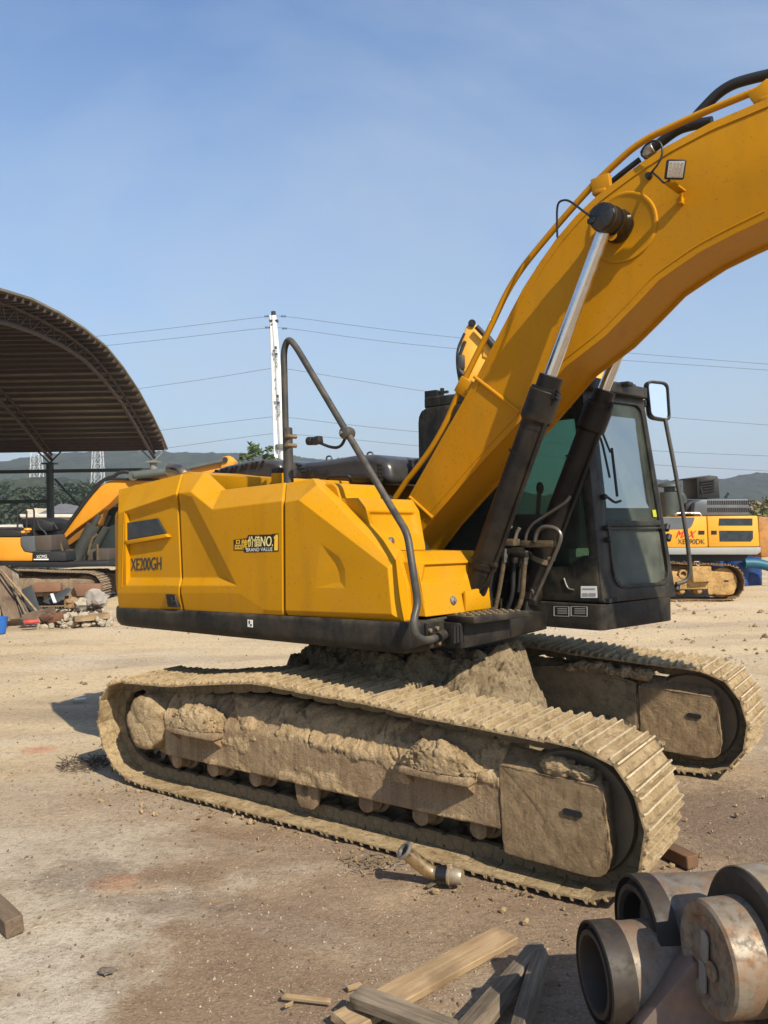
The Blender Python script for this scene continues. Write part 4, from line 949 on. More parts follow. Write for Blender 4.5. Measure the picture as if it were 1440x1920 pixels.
b = B(); b.box(U(813, 741, v=.5), (.12, .1, .07), .005); b.cyl(U(829, 742, v=.55), U(829, 728, v=.55), .018, n=10); b.box(U(820, 737, v=.5), (.22, .02, .02)); obj('roof_bracket', b, M_cab, RF, UM)
b = B(); b.box(U(1184, 728, v=1.1), (.06, .05, .06), .008); b.box(U(1160, 722, v=.9), (.2, .1, .03), .008); obj('roof_lamp', b, M_rub, RF, UM)
b = B(); b.prism(rrect([V3((-.40, vr-.03, 1.125)), V3((1.218, vr-.03, 1.125)), V3((1.425, vl+.0, 1.115)), V3((-.40, vl+.01, 1.125))], [.02, .04, .16, .02]), (0, 0, .185), .03, 3); BS = obj('cab_base', b, M_blk, CAB, UM)
b = B(); b.box((.45, .88, 1.335), (1.6, .88, .03)); obj('cab_floor', b, M_dark, CAB, UM)
b = B(); b.prism(rrect(qv([(-.15, 1.33), (1.195, 1.33), (1.175, 1.66), (1.05, 1.66), (.97, 1.575), (-.15, 1.565)], vr-.006), [.01, .01, .04, .06, .06, .01]), (0, .02, 0), .006); LPN = obj('lower_panel', b, M_cab, CAB, UM)
b = B(); b.tube([U(1057, 1084, v=vr-.01), U(1064, 1104, v=vr-.012), U(1076, 1106, v=vr-.01)], .006, 8); obj('grab_lip', b, M_steel, LPN, UM)
b = B(); b.prism([U(*p, v=vr-.009) for p in ((1089, 1099), (1119, 1099), (1120, 1121), (1089, 1121))], (0, .002, 0)); STK = obj('sticker', b, M_white, LPN, UM)
for (x0, y0, x1, y1) in ((1092, 1112, 1102, 1118), (1104, 1112, 1117, 1118), (1092, 1103, 1116, 1105)):
    b = B(); b.prism([U(*p, v=vr-.0115) for p in ((x0, y0), (x1, y0), (x1, y1), (x0, y1))], (0, .001, 0)); obj('sticker_print', b, mat_plain('grey_print', (.30, .31, .32), .6), STK, UM)
for (x0, x1) in ((1038, 1067), (1070, 1101)):
    A_ = [U(*p, v=vr-.033) for p in ((x0, 1137), (x1, 1137.5), (x1, 1156), (x0, 1155))]; c_ = sum(A_, V3())/4
    b = B(); b.ring(A_, [p.lerp(c_, .07) for p in A_], (0, .003, 0)); obj('plate_border', b, mat_plain('plate_print', (.42, .42, .40), .6), BS, UM)
    for k in range(3):
        b = B(); b.prism([U(*p, v=vr-.033) for p in ((x0+7, 1141+k*4), (x1-4, 1141+k*4), (x1-4, 1142.2+k*4), (x0+7, 1142.2+k*4))], (0, .002, 0)); obj('plate_print', b, mat_plain('plate_print', (.36, .36, .34), .6), BS, UM)
# seat, consoles, lever
b = B(); b.box((.25, .80, 1.80), (.50, .52, .14), .05); b.box((.02, .80, 2.15), (.14, .50, .66), .06, Matrix.Rotation(-.12, 4, 'Y')); b.box((-.03, .80, 2.58), (.10, .28, .20), .04); b.box((.2, .8, 1.55), (.4, .4, .4), .02); obj('seat', b, M_seat, CAB, UM)
b = B(); b.box((.30, .56, 1.72), (.70, .14, .5), .03); b.box((.30, 1.12, 1.72), (.70, .14, .5), .03); b.cyl((.62, .56, 1.95), (.64, .56, 2.15), .018, n=10); b.cyl((.62, 1.12, 1.95), (.64, 1.12, 2.15), .018, n=10); b.blob((.645, .56, 2.17), (.03, .03, .05), 1, .1); b.box((.92, .53, 1.95), (.10, .12, .5), .03); b.box((.92, .54, 2.22), (.06, .22, .16), .02, Matrix.Rotation(.3, 4, 'Z')); obj('control_console', b, M_seat, CAB, UM)
b = B(); b.tube([(1.15, .62, 1.38), (1.02, .62, 1.75), (1.0, .62, 1.95)], .012, 8); b.tube([(1.15, .92, 1.38), (1.02, .92, 1.75), (1.0, .92, 1.95)], .012, 8); b.box((1.12, .77, 1.40), (.22, .4, .05), .01); obj('travel_levers', b, M_rub, CAB, UM)
# wiper, hinges, label
b = B(); b.tube([FP(.13, .50)+fN*.02, FP(.22, .46)+fN*.05, FP(.30, .47)+fN*.05], .010, 8, .03); b.tube([FP(.26, .49)+fN*.05, FP(.26, .72)+fN*.05], .011, 8); b.tube([FP(.24, .70)+fN*.045, FP(.12, .80)+fN*.06, FP(.02, .84)+fN*.05], .008, 8, .05); b.tube([FP(.20, .58)+fN*.04, FP(.13, .74)+fN*.05, FP(.06, .82)+fN*.05], .009, 8, .05); obj('wiper', b, M_rub, CAB, UM)
for (s, h) in ((.11, .345), (.115, .29), (.12, .49)):
    b = B(); b.lathe(FP(s, h), fN, [(0, .018), (.03, .022), (.045, .016)], 12); obj('window_latch', b, M_rub, CAB, UM)
for h in (.34, .29, .04):
    b = B(); q = FP(1.0, h)+V3((0, .02, 0)); b.cyl(q-V3((0, 0, .02)), q+V3((0, .03, .02)), .024, n=12); obj('door_hinge', b, M_rub, CAB, UM)
b = B(); b.prism([FP(.86, .395)-fN*.012, FP(.915, .395)-fN*.012, FP(.915, .43)-fN*.012, FP(.86, .43)-fN*.012], fN*.002); obj('sticker', b, mat_plain('yellow_label', (.42, .44, .03), .5), CAB, UM)
# mirror on its arm
mc = U(1232, 751, v=1.48); ui = UM.to_3x3().inverted()
mN = ui @ (((V3((0, 0, CAMH)) - UM @ mc).normalized() + V3((.50, 0, .16))).normalized()); mX = V3((0, 0, 1)).cross(mN).normalized(); mY = mN.cross(mX)
def mp(a, c): return mc + mX*a + mY*c
mq = [mp(-.098, .165), mp(-.075, -.15), mp(.105, -.175), mp(.095, .15)]
b = B(); b.ring(rrect(mq, .055, 6), rrect([p.lerp(mc, .13) for p in mq], .045, 6), mN*.03, .006); b.prism(rrect(mq, .055, 6), -mN*.05, .02); MR = obj('wing_mirror', b, M_rub, CAB, UM)
b = B(); b.prism(rrect([p.lerp(mc, .12) for p in mq], .045, 6), mN*.012); obj('mirror_glass', b, M_mirror, MR, UM)
b = B(); b.tube([U(1205, 757, v=1.38), U(1214, 753, v=1.46)], .014, 10); b.box(U(1207, 757, v=1.4), (.05, .05, .06), .01); obj('mirror_mount', b, M_rub, MR, UM)
b = B(); b.tube([U(1247, 786, v=1.46), U(1262, 862, v=1.46), U(1281, 965, v=1.46), U(1289, 1015, v=1.46), U(1295, 1075, v=1.46), U(1287, 1090, v=1.44), U(1268, 1095, v=1.36)], .017, 12, .08); obj('cab_handrail', b, M_rail, CAB, UM)
b = B(); b.lathe(U(1080, 735, v=.8), (0, 0, 1), [(0, .06), (.03, .055), (.05, .03)], 16); obj('roof_beacon', b, M_rub, RF, UM)

# ------------------------------------------------------------------ background materials
M_bgy = mat_paint('faded_yellow_paint', (0.70, 0.33, 0.018), 0.5, dust=0.25, grime=0.3, scale=0.7)
M_bgor = mat_paint('orange_yellow_paint', (0.66, 0.27, 0.012), 0.5, dust=0.2, grime=0.25, scale=0.7)
M_bgrust = mat_steel('rusty_orange_steel', (0.42, 0.19, 0.04), 0.6, 0.0, dirt=0.6, rust=0.7)
M_bgdk = mat_plain('dark_machine_grey', (0.018, 0.019, 0.021), 0.55)
M_bggrey = mat_plain('grey_cover', (0.10, 0.115, 0.13), 0.5)
M_bgmudo = mat_mud('ochre_mud', (0.34, 0.20, 0.075), (0.50, 0.33, 0.14), (0.20, 0.11, 0.045), 0.6, 1.0, rnd=False)
M_bgshoe = mat_mud('ochre_track_shoe', (0.17, 0.105, 0.05), (0.30, 0.19, 0.09), (0.08, 0.05, 0.03), 0.5, 1.2, rnd=True)
M_bgfr = mat_mud('grey_brown_frame', (0.17, 0.125, 0.085), (0.26, 0.19, 0.13), (0.09, 0.065, 0.045), 0.5, 1.0)
SH_O = [m.copy() for m in SHOES]; SH_G = [m.copy() for m in SHOES]
for m_ in SH_O: m_.materials[0] = M_bgshoe
for m_ in SH_G: m_.materials[0] = M_bgfr
def DP(y): return lambda px, py, dy=0.0: D(px, py, y+dy)
def flat(name, P, pts, depth, mat, parent, bev=0.0, dy=0.0, label=None):
    b = B(); b.prism([P(px, py, dy) for px, py in pts], (0, depth, 0), bev); return obj(name, b, mat, parent, label=label)

# ------------------------------------------------------------------ excavator standing behind on the right (tail to the right)
yr = 18.3; P = DP(yr)
RX = empty('excavator', Matrix.Translation(D(1300, 1127, yr+1.2)))
tag(RX, 'yellow excavator with raised black hood and red lettering, standing behind the cab', 'excavator')
s_ = 0.0845  # size of a pixel there, ~ yr/FPX
RM = Matrix.Translation(V3((D(1405, 1127, yr).x-2.25, yr-.15, 0))) 
undercarriage_side(RX, RM, 0.0, full=False, seed=4, mats=dict(frame=M_bgmudo, mud=M_bgmudo, shoe=SH_O, worn=M_bgmudo))
undercarriage_side(RX, RM, 2.6, full=False, seed=5, mats=dict(frame=M_bgmudo, mud=M_bgmudo, shoe=SH_O, worn=M_bgmudo))
b = B(); b.lathe(P(1278, 1076), (0, -1, 0), [(0, .10), (.12, .10), (.12, .065), (.02, .06)], 20, cap=False); obj('carrier_roller', b, M_bgmudo, RX)
flat('step', P, [(1298, 1062), (1334, 1062), (1336, 1090), (1300, 1092)], .25, M_bgmudo, RX, .02, -.25)
flat('deck_skirt', P, [(1250, 1027), (1427, 1026), (1427, 1035), (1420, 1040), (1250, 1040)], 2.6, mat_paint('grey_skirt_paint', (.30, .32, .33), .5, dust=.3, grime=.3), RX, .02, -.02)
flat('under_deck', P, [(1255, 1040), (1405, 1040), (1395, 1052), (1255, 1052)], 2.2, M_bgdk, RX, 0, .2)
BD = flat('front_side_panel', P, [(1240, 970), (1325, 968), (1328, 1026), (1240, 1027)], 2.6, M_bgy, RX, .03)
BD2 = flat('rear_side_panel', P, [(1326, 968), (1421, 967), (1425, 1025), (1329, 1026)], 2.6, M_bgy, RX, .03)
flat('counterweight', P, [(1422, 968), (1470, 972), (1475, 1040), (1428, 1046), (1424, 1025)], 2.6, M_bgrust, RX, .04, .05)
flat('grille_window', P, [(1349, 972), (1411, 972), (1411, 985), (1348, 985)], .02, M_dkglass, BD2, 0, -.012)
flat('grille_window', P, [(1349, 995), (1412, 995), (1412, 1010), (1408, 1015), (1350, 1015)], .02, M_dkglass, BD2, 0, -.012)
flat('latch', P, [(1310, 995), (1321, 995), (1321, 1002), (1310, 1002)], .02, M_txtb, BD, 0, -.012)
flat('latch', P, [(1334, 995), (1344, 995), (1344, 1002), (1334, 1002)], .02, M_txtb, BD2, 0, -.012)
flat('grey_corner_panel', P, rrect([V3((1240, 970, 0)), V3((1303, 970, 0)), V3((1296, 991, 0)), V3((1240, 992, 0))], 8, 4) and [(p.x, p.y) for p in rrect([V3((1240, 970, 0)), V3((1303, 970, 0)), V3((1296, 991, 0)), V3((1240, 992, 0))], [0, 2, 9, 0], 4)], .03, M_bggrey, BD, 0, -.016)
for dx_ in (0, .7): letter('MAX', (1267.5+dx_, 1008), (1303+dx_, 1008), (1270+dx_, 995), 0, M_red, BD, M=WM, f=lambda p: D(p[0], p[1], yr-.014-dx_*.002), shear=.25)
letter('XE490DK', (1271, 1020), (1322, 1020), (1271, 1010.5), 0, M_txt, BD, M=WM, f=lambda p: D(p[0], p[1], yr-.014))
EC = flat('engine_cover', P, [(1300, 968), (1302, 942), (1316, 936), (1405, 935), (1408, 967)], 1.6, M_bggrey, RX, .05, .5)
for r_ in range(2):
    for i in range(24):
        x = 1327+i*3.45; y0 = 938 if r_ == 0 else 952
        flat('vent_slot', P, [(x, y0), (x+1.7, y0), (x+1.9, y0+8), (x+.3, y0+8)], .02, M_txtb, EC, 0, .488)
HL = flat('raised_hood', P, [(1308, 934), (1306, 897), (1284, 900), (1283, 898), (1306, 894), (1330, 891), (1346, 893), (1350, 934)], .9, M_bgdk, RX, .02, .9)
for i in range(5): flat('hood_rib', P, [(1314, 902+i*5), (1341, 898+i*5), (1341, 900+i*5), (1314, 904+i*5)], .03, M_txtb, HL, 0, .86)
b = B(); b.tube([P(1266, 967, .3), P(1268, 962, .3), P(1312, 962, .3), P(1315, 968, .3)], .025, 8, .1); obj('grab_handle', b, M_steel, RX)
b = B(); b.tube([P(1318, 932, .7), P(1313, 912, .7)], .02, 6); b.tube([P(1360, 934, .9), P(1366, 924, .9)], .03, 6); obj('hood_strut', b, M_bgdk, RX)
flat('battery_box', P, [(1285, 965), (1285, 945), (1298, 940), (1300, 965)], .5, M_bgdk, RX, .02, .7)
b = B(); b.lathe(P(1256, 967, 1.0), (0, 0, 1), [(0, .22), (.55, .22), (.56, .12), (.66, .12), (.68, .28), (.74, .26), (.80, .1)], 20); b.tube([P(1264, 935, 1.0), P(1270, 925, 1.0), P(1280, 930, 1.0), P(1282, 950, 1.0)], .09, 12, .2); obj('air_filter', b, mat_plain('dull_green_grey', (.05, .065, .06), .6), RX)
# its boom goes up and to the left behind the front machine; the arm head shows beside the boom there
bp_ = [(1238, 1010), (1255, 985), (1222, 870), (1180, 760), (1128, 690), (1060, 655), (960, 640), (908, 640), (905, 668), (960, 690), (1050, 722), (1100, 762), (1140, 830), (1165, 900), (1190, 985)]
RBM = flat('boom', P, bp_, .62, M_bgy, RX, .02, 1.0)
AH = flat('arm', P, [(884, 603), (893, 608), (897, 616), (912, 640), (925, 665), (905, 715), (893, 740), (880, 722), (868, 690), (864, 660), (868, 628), (876, 610)], .45, M_bgy, RX, .03, 1.05)
b = B(); b.cyl(P(885, 606, .98), P(885, 606, 1.6), .09, n=20); b.cyl(P(885, 606, .96), P(885, 606, .99), .05, n=16); obj('arm_pin', b, M_bgdk, RX)
b = B(); b.cyl(P(893, 612, .9), P(912, 632, .9), .06, n=14); b.cyl(P(912, 632, .9), P(960, 690, .9), .09, n=16); obj('arm_cylinder', b, M_bgdk, RX)
b = B(); b.tube([P(871, 625, 1.0), P(857, 655, 1.0), P(857, 690, 1.0), P(864, 725, 1.0), P(868, 770, 1.0)], .03, 8, .3); b.tube([P(872, 640, 1.0), P(860, 670, 1.0), P(862, 705, 1.0), P(868, 740, 1.0)], .04, 8, .3); b.tube([P(862, 672, .95), P(858, 692, .95), P(872, 706, .95)], .05, 8, .2); obj('arm_hose', b, M_rub, RX)
b = B(); b.box(P(864, 680, 1.0), (.18, .2, .35), .04); obj('hose_clamp', b, M_bgdk, RX)
# far cab of that machine
flat('cab', P, [(1180, 1028), (1180, 900), (1150, 860), (1095, 858), (1080, 1028)], 1.0, M_bgdk, RX, .05, 2.2)

# blue barrels and hose on the ground behind its tracks
M_blue = mat_plain('blue_plastic', (0.012, 0.05, 0.20), 0.45)
def barrel(x, y, yy, r, h, label):
    q = D(x, y, yy); b = B(); z0 = max(0.0, q.z); b.lathe(V3((q.x, q.y, 0)), (0, 0, 1), [(0, r*.93), (.02, r), (h*.3, r), (h*.31, r*1.03), (h*.35, r*1.03), (h*.36, r), (h*.64, r), (h*.65, r*1.03), (h*.69, r*1.03), (h*.7, r), (h*.98, r), (h, r*.93), (h-.02, r*.9), (h-.02, .0)], 28, cap=False)
    return tag(obj('barrel', b, M_blue), label, 'barrel', 'blue barrels behind the right excavator')
barrel(1334, 1060, 21.6, .30, .92, 'blue plastic barrel seen through the gap above the tracks, left one')
barrel(1378, 1060, 21.8, .33, .92, 'blue plastic barrel near the tail end of the tracks, middle one')
barrel(1403, 1060, 22.0, .33, .92, 'blue plastic barrel furthest right behind the muddy tracks')
b = B(); y_ = 21.3; b.tube([D(1395, 1056, y_), D(1420, 1056, y_), D(1450, 1064, y_), D(1500, 1090, y_)], .13, 12, .3); tag(obj('drain_hose', b, mat_plain('teal_blue_hose', (.01, .10, .17), .5)), 'thick teal blue hose running out to the right from the barrels', 'hose')

# ------------------------------------------------------------------ excavator behind on the left (facing right)
yl = 19.2; P = DP(yl)
LX = empty('excavator', Matrix.Translation(D(60, 1130, yl+1.2)))
tag(LX, 'orange-yellow excavator half hidden behind scrap, its bent boom above the debris heap', 'excavator')
LM = Matrix.Translation(V3((D(203, 1130, yl).x-2.12, yl-.3, 0)))
undercarriage_side(LX, LM, 0.0, full=False, seed=6, mats=dict(frame=M_bgfr, mud=M_bgfr, shoe=SH_G, worn=M_bgfr))
undercarriage_side(LX, LM, 2.5, full=False, seed=7, mats=dict(frame=M_bgfr, mud=M_bgfr, shoe=SH_G, worn=M_bgfr))
M_bar = mat_plain('rust_red_beam', (.22, .12, .075), .8)
flat('frame_beam', P, [(62, 1094), (112, 1093), (112, 1109), (62, 1111)], .2, M_bar, LX, .02, -.45)
flat('idler_guard', P, [(136, 1095), (188, 1095), (188, 1118), (144, 1118)], .2, M_bar, LX, .02, -.45)
flat('deck_skirt', P, [(-40, 1052), (120, 1054), (205, 1052), (205, 1062), (60, 1064), (-40, 1062)], 2.6, M_bgdk, LX, .02)
BL = flat('rear_body', P, [(-60, 1008), (37, 1008), (38, 1022), (44, 1034), (61, 1037), (61, 1052), (-60, 1052)], 2.6, M_bgor, LX, .03, .05)
flat('tank', P, [(38, 1006), (62, 1005), (92, 1005), (95, 1032), (100, 1050), (62, 1036), (46, 1035), (38, 1022)], 2.4, M_bggrey, LX, .03, .04)
TB = flat('front_body', P, [(61, 1034), (92, 1034), (122, 1036), (124, 1052), (61, 1052)], 2.4, mat_plain('black_side_box', (.02, .022, .025), .5), LX, .02, .0)
flat('tank_cover', P, [(64, 1005), (95, 1003), (97, 1033), (66, 1033)], 1.5, mat_plain('brown_grey_cover', (.075, .06, .05), .7), LX, .03, .02)
letter('XCMG', (68, 1047), (88, 1046), (68, 1041), 0, M_txtw, TB, M=WM, f=lambda p: D(p[0], p[1], yl-.012)); flat('lettering', P, [(63, 1048), (91, 1047.5), (91, 1050), (63, 1050)], .004, M_txtw, TB, 0, -.01)
flat('engine_hood', P, [(-60, 1008), (-60, 992), (20, 992), (50, 998), (52, 1006)], 2.3, M_bgdk, LX, .05, .2)
flat('open_hood', P, [(38, 973), (72, 971), (100, 980), (98, 996), (44, 996)], 1.4, mat_plain('black_hood', (.015, .015, .017), .5), LX, .05, .7)
for pl in ([(33, 1006), (33, 955), (36, 953), (62, 953), (64, 957), (64, 1006)], [(50, 1004), (50, 958)], [(70, 975), (74, 990), (86, 998), (88, 1012)], [(98, 978), (108, 992)]):
    b = B(); b.tube([P(*p, .3) for p in pl], .022, 8, .12); obj('guard_rail', b, M_bgdk, LX)
for (x, y) in ((23, 1003), (45, 1003), (52, 998)):
    b = B(); b.lathe(P(x, y, .3), (0, 0, 1), [(0, .06), (.05, .06), (.05, .1), (.1, .08)], 12); obj('filler_cap', b, M_bgor, LX)
lb = [(106, 1008), (112, 1017), (145, 990), (176, 968), (205, 945), (225, 925), (270, 906), (432, 890), (435, 868), (420, 862), (300, 890), (232, 897), (205, 902), (188, 911), (168, 935)]
LB = flat('boom', P, lb, .55, M_bgor, LX, .02, .9)
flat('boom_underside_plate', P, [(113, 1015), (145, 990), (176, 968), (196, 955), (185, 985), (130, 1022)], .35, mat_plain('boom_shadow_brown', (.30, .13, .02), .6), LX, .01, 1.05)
b = B(); b.lathe(P(106, 1014, .85), (0, 1, 0), [(0, .16), (.7, .16)], 24); b.lathe(P(106, 1014, .8), (0, 1, 0), [(0, .06), (.05, .08)], 16); obj('boom_foot_pin', b, M_bgdk, LX)
b = B(); b.cyl(P(142, 1050, .8), P(175, 985, .8), .16, n=16); b.cyl(P(175, 985, .8), P(185, 966, .8), .07, n=12); obj('lift_cylinder', b, mat_plain('green_black_cylinder', (.05, .055, .05), .5), LX)
b = B(); b.cyl(P(160, 1050, 1.6), P(195, 985, 1.6), .16, n=16); b.cyl(P(195, 985, 1.6), P(205, 966, 1.6), .07, n=12); obj('lift_cylinder', b, mat_plain('green_black_cylinder', (.05, .055, .05), .5), LX)
b = B(); b.cyl(P(252, 891, .8), P(330, 883, .8), .10, n=16); b.cyl(P(330, 883, .8), P(418, 864, .8), .045, n=12); b.lathe(P(249, 892, .75), (0, 1, 0), [(0, .12), (.3, .12)], 16); obj('arm_cylinder', b, mat_plain('grey_green_cylinder', (.10, .11, .10), .45), LX)
b = B(); b.tube([P(112, 1005, .85), P(150, 952, .85), P(172, 922, .85), (P(195, 898, .85)), P(215, 893, .85), P(222, 886, .85), P(240, 884, .85), P(252, 892, .85)], .045, 8, .4); b.tube([P(175, 915, .85), P(188, 902, .85), P(210, 897, .85), P(250, 899, .85), P(300, 900, .85)], .03, 8, .3); obj('boom_hose', b, M_rub, LX)
flat('arm_head', P, [(412, 866), (418, 856), (430, 854), (440, 864), (436, 880), (414, 882)], .5, M_bgor, LX, .03, .85)
b = B(); b.cyl(P(422, 862, .8), P(422, 862, 1.5), .07, n=14); obj('arm_pin', b, M_bgdk, LX)
flat('cab', P, [(180, 1052), (182, 985), (190, 950), (240, 950), (240, 1052)], 1.1, mat_plain('dark_cab', (.03, .04, .04), .4), LX, .04, 1.7)
for pl in ([(110, 1012), (118, 1036), (126, 1056)], [(128, 1035), (136, 1044), (140, 1055)], [(182, 1020), (183, 1050)], [(165, 1040), (172, 1010), (182, 1002)]):
    b = B(); b.tube([P(*p, .6) for p in pl], .035, 8, .1); obj('hydraulic_hose', b, M_hose_tan, LX)
flat('front_frame', P, [(120, 1030), (205, 1030), (205, 1054), (120, 1054)], 1.2, mat_plain('brown_machine_dirt', (.07, .055, .045), .8), LX, .03, .8)

# ------------------------------------------------------------------ arched shed
ysh = 34.0
M_roof = mat_plain('rusty_roof_sheet', (0.22, 0.195, 0.145), 0.75, var=0.5, scale=.6); M_roofst = mat_plain('rusty_truss_steel', (0.060, 0.042, 0.034), 0.7)
M_col = mat_plain('dark_green_column', (0.035, 0.050, 0.045), 0.6)
SHD = empty('open_shed', Matrix.Translation(D(95, 1010, ysh))); tag(SHD, 'open arched shed with rusty sheet roof on steel trusses and posts', 'shed')
eave = D(315, 843, ysh); xg = eave.x; ze = eave.z
arcp = []                                    # arch (y, z) on the gable plane x = xg, traced where the gable edge shows
for (px, py) in ((315, 843), (306, 820), (288, 783), (262, 735), (232, 690), (200, 651), (160, 618), (112, 588), (60, 562), (0, 544)):
    r_ = ray(px, py); k_ = xg/r_.x; arcp.append((r_.y*k_, CAMH + r_.z*k_))
y1_, z1_ = arcp[-1]; ym = y1_-2.2; zm = z1_+.14
half = [(y, z) for y, z in arcp] + [(ym, zm)]
full = half + [(2*ym-y, z) for y, z in half[-2::-1]]
XL = xg-26
def roof_sheet():
    b = B(); n = len(full); pts = []
    for i in range(n-1):                        # finer along the arch
        for j in range(4): f = j/4; pts.append((full[i][0]*(1-f)+full[i+1][0]*f, full[i][1]*(1-f)+full[i+1][1]*f))
    pts.append(full[-1]); rows = []
    for x, dz_ in ((xg, 0), (xg, .06), (XL, .06), (XL, 0)): rows.append([b.bm.verts.new((x, y, z+dz_)) for y, z in pts])
    for a, c in zip(rows, rows[1:]+rows[:1]):
        for i in range(len(pts)-1): b.bm.faces.new((a[i], a[i+1], c[i+1], c[i]))
    return b, pts
b, rp = roof_sheet(); RFS = obj('roof_sheet', b, M_roof, SHD, ang=60)
for i in range(1, len(rp)-1, 1):
    y, z = rp[i]; b = B(); b.box(((xg+XL)/2, y, z-.09), (xg-XL-.05, .07, .12)); 
    if z > ze-1: obj('purlin', b, M_roofst, SHD)
def truss(xt):
    b = B(); top = [V3((xt, y, z-.14)) for y, z in full]
    cen = V3((xt, ym, ze-6)); low = []
    for p in top: dd = (cen-p).normalized(); low.append(p+dd*.55)
    low[0] = top[0]+V3((0, .0, -.2)); low[-1] = top[-1]+V3((0, 0, -.2))
    b.tube(low, .065, 8, .3); b.tube(top, .05, 8, .3)
    def at(L, f): 
        k = f*(len(L)-1); i = min(int(k), len(L)-2); return L[i].lerp(L[i+1], k-i)
    M_ = 46
    for i in range(M_): b.bar(at(top, i/M_), at(low, (i+.5)/M_), .035, .035); b.bar(at(low, (i+.5)/M_), at(top, (i+1)/M_), .035, .035)
    return obj('roof_truss', b, M_roofst, SHD)
xc = [D(290, 860, ysh).x, D(97, 860, ysh).x]; xc.append(2*xc[1]-xc[0]); xc.append(2*xc[2]-xc[1])
for i, x in enumerate(xc[:3]):
    truss(x); b = B(); b.cyl((x, ysh-.2, -.02), (x, ysh-.2, ze-.55), .15, n=14); b.box((x, ysh-.2, ze-.52), (.5, .5, .06)); b.bar((x, ysh-.2, ze-.5), (x-.5, ysh-.2, ze), .05, .05); b.bar((x, ysh-.2, ze-.5), (x+.5, ysh-.2, ze), .05, .05); obj('post', b, M_col if i else mat_plain('grey_post', (.20, .21, .20), .6), SHD)
    yn = full[-1][0]; b = B(); b.cyl((x, yn+.2, -.02), (x, yn+.2, ze-.3), .15, n=14); 
    if x < -9 and yn > 1: obj('post', b, M_col, SHD)
for (y_, x0, x1) in ((884, -60, 290), (940, -60, 97)):
    b = B(); a_ = D(x0, y_, ysh-.2); c_ = D(x1, y_, ysh-.2); c_.z = a_.z = D(97, y_, ysh).z; b.bar(a_, c_, .12, .14); obj('tie_beam', b, M_col, SHD)
b = B(); b.bar(D(103, 898, ysh-.2), D(162, 962, ysh-.2), .08, .08); obj('brace', b, M_col, SHD)

# ------------------------------------------------------------------ houses behind
M_wall = mat_plain('grey_render_wall', (.34, .31, .27), .8); M_tile = mat_plain('grey_roof_tile', (.14, .14, .15), .8, var=.4, scale=2); M_eave = mat_plain('pale_concrete', (.60, .58, .52), .7)
yh = 62.0; P = DP(yh)
HS = empty('house', Matrix.Translation(D(95, 1000, yh))); tag(HS, 'low grey house with hipped roof behind the left excavator', 'house')
flat('wall', P, [(42, 1015), (42, 968), (175, 968), (175, 1015)], 7, M_wall, HS)
flat('eave_slab', P, [(38, 968), (36, 964), (180, 964), (178, 970), (38, 970)], 8, M_eave, HS, .03, -.5)
def hip(P, x0, x1, y0, x2, x3, y1, dep):
    b = B(); a = [P(x0, y0, -.4), P(x1, y0, -.4)]; c = [q+V3((0, dep, 0)) for q in a]; r_ = [P(x2, y1, dep/2-.4), P(x3, y1, dep/2-.4)]
    for q in r_: pass
    v = [b.bm.verts.new(q) for q in a+c+r_]
    for f in ((0, 1, 5, 4), (1, 3, 5), (3, 2, 4, 5), (2, 0, 4), (0, 2, 3, 1)): b.bm.faces.new([v[i] for i in f])
    return b
obj('roof', hip(P, 72, 178, 963, 112, 126, 945, 7), M_tile, HS, smooth=False)
for x in (55, 85, 140): w_ = flat('window', P, [(x, 978), (x+16, 978), (x+16, 998), (x, 998)], .1, M_dkglass, HS, 0, -.04); flat('window_frame', P, [(x+7.4, 978), (x+8.6, 978), (x+8.6, 998), (x+7.4, 998)], .05, M_eave, w_, 0, -.08)
flat('stair_head', P, [(50, 966), (50, 954), (68, 953), (70, 966)], 3, mat_plain('cream_wall', (.55, .50, .38), .8), HS, .02, 2)
P2 = DP(75.0)
H2 = empty('house', Matrix.Translation(D(15, 1000, 75))); tag(H2, 'pinkish flat-roofed building at the left edge behind the shed posts', 'house')
flat('wall', P2, [(-60, 1015), (-60, 988), (34, 988), (34, 1015)], 8, mat_plain('pink_wall', (.42, .27, .20), .8), H2); flat('roof_slab', P2, [(-62, 988), (-62, 985), (36, 985), (36, 988)], 8.4, M_eave, H2, 0, -.2)
for x in (-10, 12): flat('window', P2, [(x, 993), (x+9, 993), (x+9, 1003), (x, 1003)], .1, M_dkglass, H2, 0, -.04)

# ------------------------------------------------------------------ lattice pylons
M_pyl = mat_plain('galvanised_pylon', (.62, .64, .65), .5, var=.1)
def pylon(px, yy, pyb, pyt, wb, wt, label):
    b = B(); base = D(px, pyb, yy); H_ = D(px, pyt, yy).z; s0 = wb/2; s1 = wt/2; n = 11
    def c(k, i): f = k/n; s2 = s0*(1-f)+s1*f; return V3((base.x+(-1, 1, 1, -1)[i]*s2, yy+(-1, -1, 1, 1)[i]*s2, H_*f))
    for k in range(n):
        for i in range(4):
            j = (i+1) % 4; b.bar(c(k, i), c(k+1, i), .18, .18); b.bar(c(k, i), c(k+1, j), .09, .09); b.bar(c(k, j), c(k+1, i), .09, .09); b.bar(c(k+1, i), c(k+1, j), .09, .09)
    for f, L_ in ((.80, 7), (.90, 6), (.99, 5)):
        z = H_*f; b.bar((base.x-L_, yy, z), (base.x+L_, yy, z), .3, .3); b.bar((base.x-L_, yy, z), (base.x, yy, z+1.5), .2, .2); b.bar((base.x+L_, yy, z), (base.x, yy, z+1.5), .2, .2)
    o = obj('lattice_pylon', b, M_pyl); o['pyl'] = 1; del o['pyl']; return tag(o, label, 'pylon', 'pylons on the hillside')
pylon(69, 330, 920, 780, 5.5, 2.0, 'white lattice pylon seen left of the shed post')
